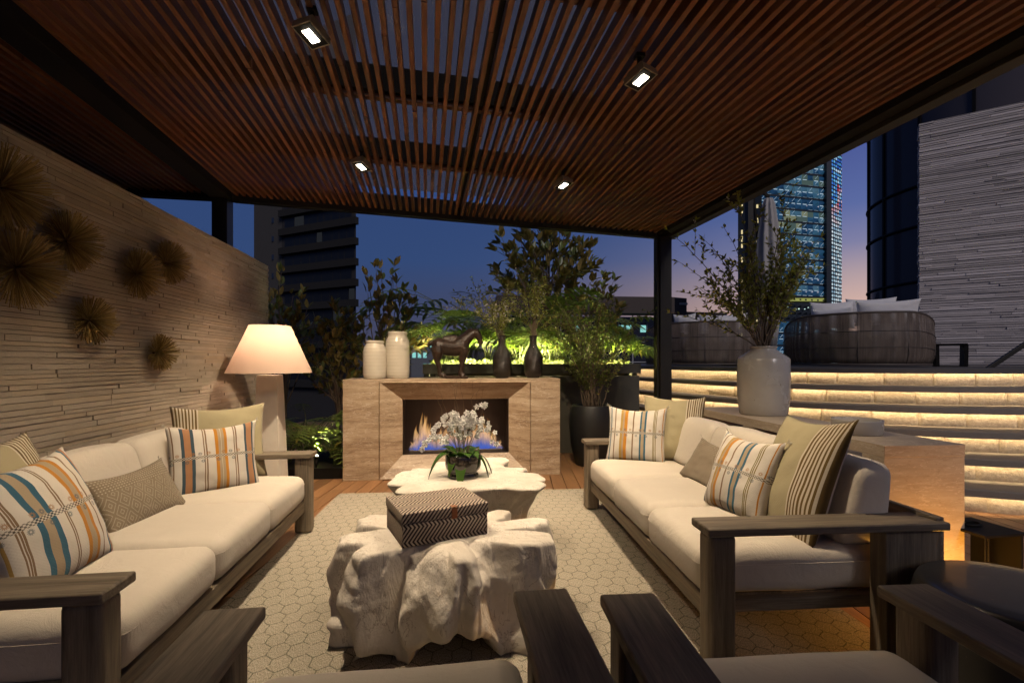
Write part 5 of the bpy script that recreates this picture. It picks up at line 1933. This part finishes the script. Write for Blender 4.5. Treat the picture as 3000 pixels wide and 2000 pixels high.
# sky garden band
zg = hgt(905, 121)
mb = MB()
mb.cur = 0
mb.beam(P(0, zg + 2.0, .5), P(W_, zg + 2.6, .5), .1, .8)
mb.cur = 1
for i in range(26):
    x = U(.5, W_ - .5)
    mb.box(tuple(P(x, zg + U(-.6, 1.1), .8)), (.22, .2, .16))
mb.obj('sky_garden_lights', [emit('garden_ceiling_glow', (.75, .80, .22), .38), emit('small_white_lamps', (.7, 1.0, .9), 1.0)], t)
# patterned screen on the narrow side
m, g = material('pixel_light_screen')
uv = g.coord('UV')
vec = g.v('MULTIPLY', uv, (1, 1, 0))
vo = g.n('TexVoronoi', {'Vector': vec, 'Scale': 1.0, 'Randomness': .12}, feature='F1')
dist, cc = vo.outputs['Distance'], vo.outputs['Color']
x_, y_, z_ = g.xyz(vo.outputs['Position'])
dot = g.m('LESS_THAN', dist, .36)
big = g.noise(g.v('MULTIPLY', vec, (.16, .10, 1)), 1.0, 2)
hgtf = g.m('MULTIPLY', g.m('SUBTRACT', g.xyz(uv)[1], 44.0), 1 / 66.0)
warmf = g.m('MULTIPLY', g.m('GREATER_THAN', big, .55), g.m('GREATER_THAN', hgtf, .55))
colA = g.ramp(g.xyz(cc)[0], [(0, (.02, .09, .55)), (.35, (.05, .25, .75)), (.7, (.12, .5, .85)), (1, (.7, .85, 1))])
colB = g.ramp(g.xyz(cc)[1], [(0, (.5, .02, .04)), (.5, (.75, .25, .3)), (1, (.9, .7, .75))])
colC = g.ramp(g.xyz(cc)[2], [(0, (.22, .38, .50)), (.5, (.55, .72, .80)), (1, (.85, .95, 1.0))])
colU = g.mix(warmf, colA, colB)
col = g.mix(g.ramp(hgtf, [(.52, (0,) * 3), (.66, (1,) * 3)]), colC, colU)
em = g.n('Emission', {'Color': col, 'Strength': g.m('MULTIPLY', dot, .85)}).outputs[0]
bs = g.pbr(color=(.01, .012, .02), rough=.5)
g.out(g.n('AddShader', {0: em, 1: bs}).outputs[0])
SCREEN = m
bm = bmesh.new()
uvl = bm.loops.layers.uv.new('UVMap')
q = [Vector((B_.x, B_.y, z_low)), Vector((C_.x, C_.y, z_low)), Vector((C_.x, C_.y, z_top)), Vector((B_.x, B_.y, z_top))]
vs = [bm.verts.new(p) for p in q]
f = bm.faces.new(vs)
for lp, uv_ in zip(f.loops, ((0, 0), (9, 0), (9, 110), (0, 110))):
    lp[uvl].uv = uv_
raw_obj('light_screen', bm, SCREEN, t, smooth=False)
mb = MB(); mb.beam(B_ + n_ * .9 + Vector((0, 0, z_low)), B_ + n_ * .9 + Vector((0, 0, z_top)), 1.4, 1.2, (0, 1, 0)); mb.obj('corner_fin', SPAN, t)
# narrower dark neighbour with a vertical light line
t = thing('slim_tower', 'slim dark glass tower with thin vertical light lines beside the blue tower', 'building')
A2, B2 = cityp(2162, 105), cityp(2232, 107)
mb = MB(); prism(mb, [A2, B2, B2 * 1.12, A2 * 1.12], -42, hgt(380, 105)); mb.obj('wall', flat_mat('slim_tower_glass', (.007, .012, .02), .5, 0, .2), t)
mb = MB()
for p_, w_ in ((A2 + (B2 - A2) * .16, .25), (A2 + (B2 - A2) * .80, .35)):
    for zi in range(0, 30):
        if random.random() < .62:
            z = -2 + zi * 1.5
            mb.box((p_.x - .1, p_.y - .2, z), (w_, .2, U(.7, 1.4)))
mb.obj('light_line', emit('stair_light', (1.0, .82, .42), .8), t)

# curved glass tower on the right
t = thing('curved_tower', 'dark curved glass tower with black mullions behind the pale stone wall', 'building')
ctr = cityp(2905, 34)
RT = 7.0
m, g = material('curved_dark_glass')
n1 = g.noise(g.coord('Object', (.25, .25, .06)), 1.0, 2)
g.out(g.pbr(color=(.085, .074, .080), rough=.1, spec=.18, metal=0.0, coat=0.0, normal=g.bump(n1, .12, .3)))
mb = MB()
NS = 96
for zz in (-42, 46):
    for k in range(NS):
        a = 2 * math.pi * k / NS
        mb.v.append(Vector((ctr.x + RT * math.cos(a), ctr.y + RT * math.sin(a), zz)))
for k in range(NS):
    mb.face((k, (k + 1) % NS, NS + (k + 1) % NS, NS + k))
mb.obj('glass_skin', m, t, smooth=True)
for z in [hgt(620, 29), hgt(490, 29), hgt(200, 29), hgt(-60, 29), hgt(800, 29)]:
    mb = MB(); mb.tube([(ctr.x + (RT + .05) * math.cos(a / 64 * 6.28319), ctr.y + (RT + .05) * math.sin(a / 64 * 6.28319), z) for a in range(65)], .10, 6, cap=False); mb.obj('ring_mullion', BLACK, t)
for k in range(0, 16):
    a = 2 * math.pi * k / 16 + .16
    mb = MB(); mb.box((ctr.x + (RT + .04) * math.cos(a), ctr.y + (RT + .04) * math.sin(a), 2), (.16, .16, 88), a); mb.obj('mullion', BLACK, t)

# low buildings towards the horizon
def block(label, px0, px1, pyt, d_, mat, deep=20, roof=None, name='city_building'):
    t = thing(name, label, 'building')
    a, b = cityp(px0, d_), cityp(px1, d_ * 1.03)
    e = (b - a).normalized()
    nb = ((a + b) / 2).normalized() * deep
    mb = MB(); prism(mb, [a, b, b + nb, a + nb], -42, hgt(pyt, d_)); mb.obj('wall', mat, t)
    return t, a, b, e, -Vector((-e.y, e.x, 0))
ROOFD = flat_mat('dark_roof_slab', (.055, .042, .036), .8)
t, a, b, e, nf = block('low glass office block with dark roof slab, left of the black post', 1470, 1935, 925, 46, GLASSDK, 18)
mb = MB(); mb.beam(a - e * .6 + nf * .8 + Vector((0, 0, hgt(896, 46))), b + e * .6 + nf * .8 + Vector((0, 0, hgt(896, 46))), 2.2, 1.55); mb.obj('roof_slab', ROOFD, t)
random.seed(9)
L_ = (b - a).length
for fl_ in range(4):
    z = hgt(950, 46) - fl_ * 1.95
    mb = MB()
    for i in range(22):
        x = (i + .1) / 22 * L_
        r_ = random.random()
        mb.cur = 0 if r_ < .66 else (1 if r_ < .8 else 2)
        p, q = a + e * x + nf * .06, a + e * (x + L_ / 22 * .8) + nf * .06
        hh_ = U(.35, .8) if mb.cur else 1.4
        mb.quad((p.x, p.y, z - hh_), (q.x, q.y, z - hh_), (q.x, q.y, z), (p.x, p.y, z))
    mb.obj('window_row', [GLASSDK, WIN_TEAL, WIN_DIM], t)
mb = MB()
for i in range(12):
    p = a + e * (i / 11 * L_) + nf * .12
    mb.box((p.x, p.y, hgt(990, 46)), (.09, .09, 6))
for k in range(4):
    mb.beam(a + nf * .12 + Vector((0, 0, hgt(940, 46) - k * 1.95)), b + nf * .12 + Vector((0, 0, hgt(940, 46) - k * 1.95)), .08, .07)
mb.obj('mullions', flat_mat('pale_mullion', (.3, .3, .3), .5), t)
t, a, b, e, nf = block('dark rooftop plant room right of the black post', 1945, 2012, 868, 62, ROOFD, 10)
p = a + e * ((b - a).length * .78) + nf * .1
mb = MB(); mb.box((p.x, p.y, hgt(886, 62)), (1.4, .12, .28)); mb.obj('vent_slot', flat_mat('pale_louvre', (.4, .36, .32), .6), t)
block('low dark office roof behind the far daybed', 1990, 2130, 912, 66, ROOFD, 16)
t, a, b, e, nf = block('distant white building with teal lit windows left of the horse', 1205, 1268, 985, 140, flat_mat('distant_render', (.12, .13, .15), .8), 20)
mb = MB()
L_ = (b - a).length
for i in range(4):
    for k in range(3):
        if random.random() < .75:
            p = a + e * ((i + .15) / 4 * L_) + nf * .1
            q = p + e * (L_ / 4 * .65)
            z = hgt(1000, 140) - k * 3.2
            mb.cur = random.choice((0, 0, 1))
            mb.quad((p.x, p.y, z - 1.5), (q.x, q.y, z - 1.5), (q.x, q.y, z), (p.x, p.y, z))
mb.obj('windows', [WIN_TEAL, WIN_DIM], t)
FAR = flat_mat('far_city_facade', (.05, .05, .058), .9)
random.seed(77)
for i, (x0, x1, y, d_, lab) in enumerate([(1040, 1130, 1010, 210, 'far grey city block low behind the white jars'), (1125, 1212, 1028, 260, 'lower far city block beside the teal-lit building'),
                                           (1262, 1420, 1018, 230, 'long far city block behind the lit planter'), (1400, 1500, 1030, 300, 'faint far city block behind the black vases'),
                                           (2440, 2600, 1000, 220, 'far city block low between blue tower and curved tower'), (640, 860, 1000, 240, 'far city block hidden low behind the dark apartment tower')]):
    block(lab, x0, x1, y, d_, FAR, 30)
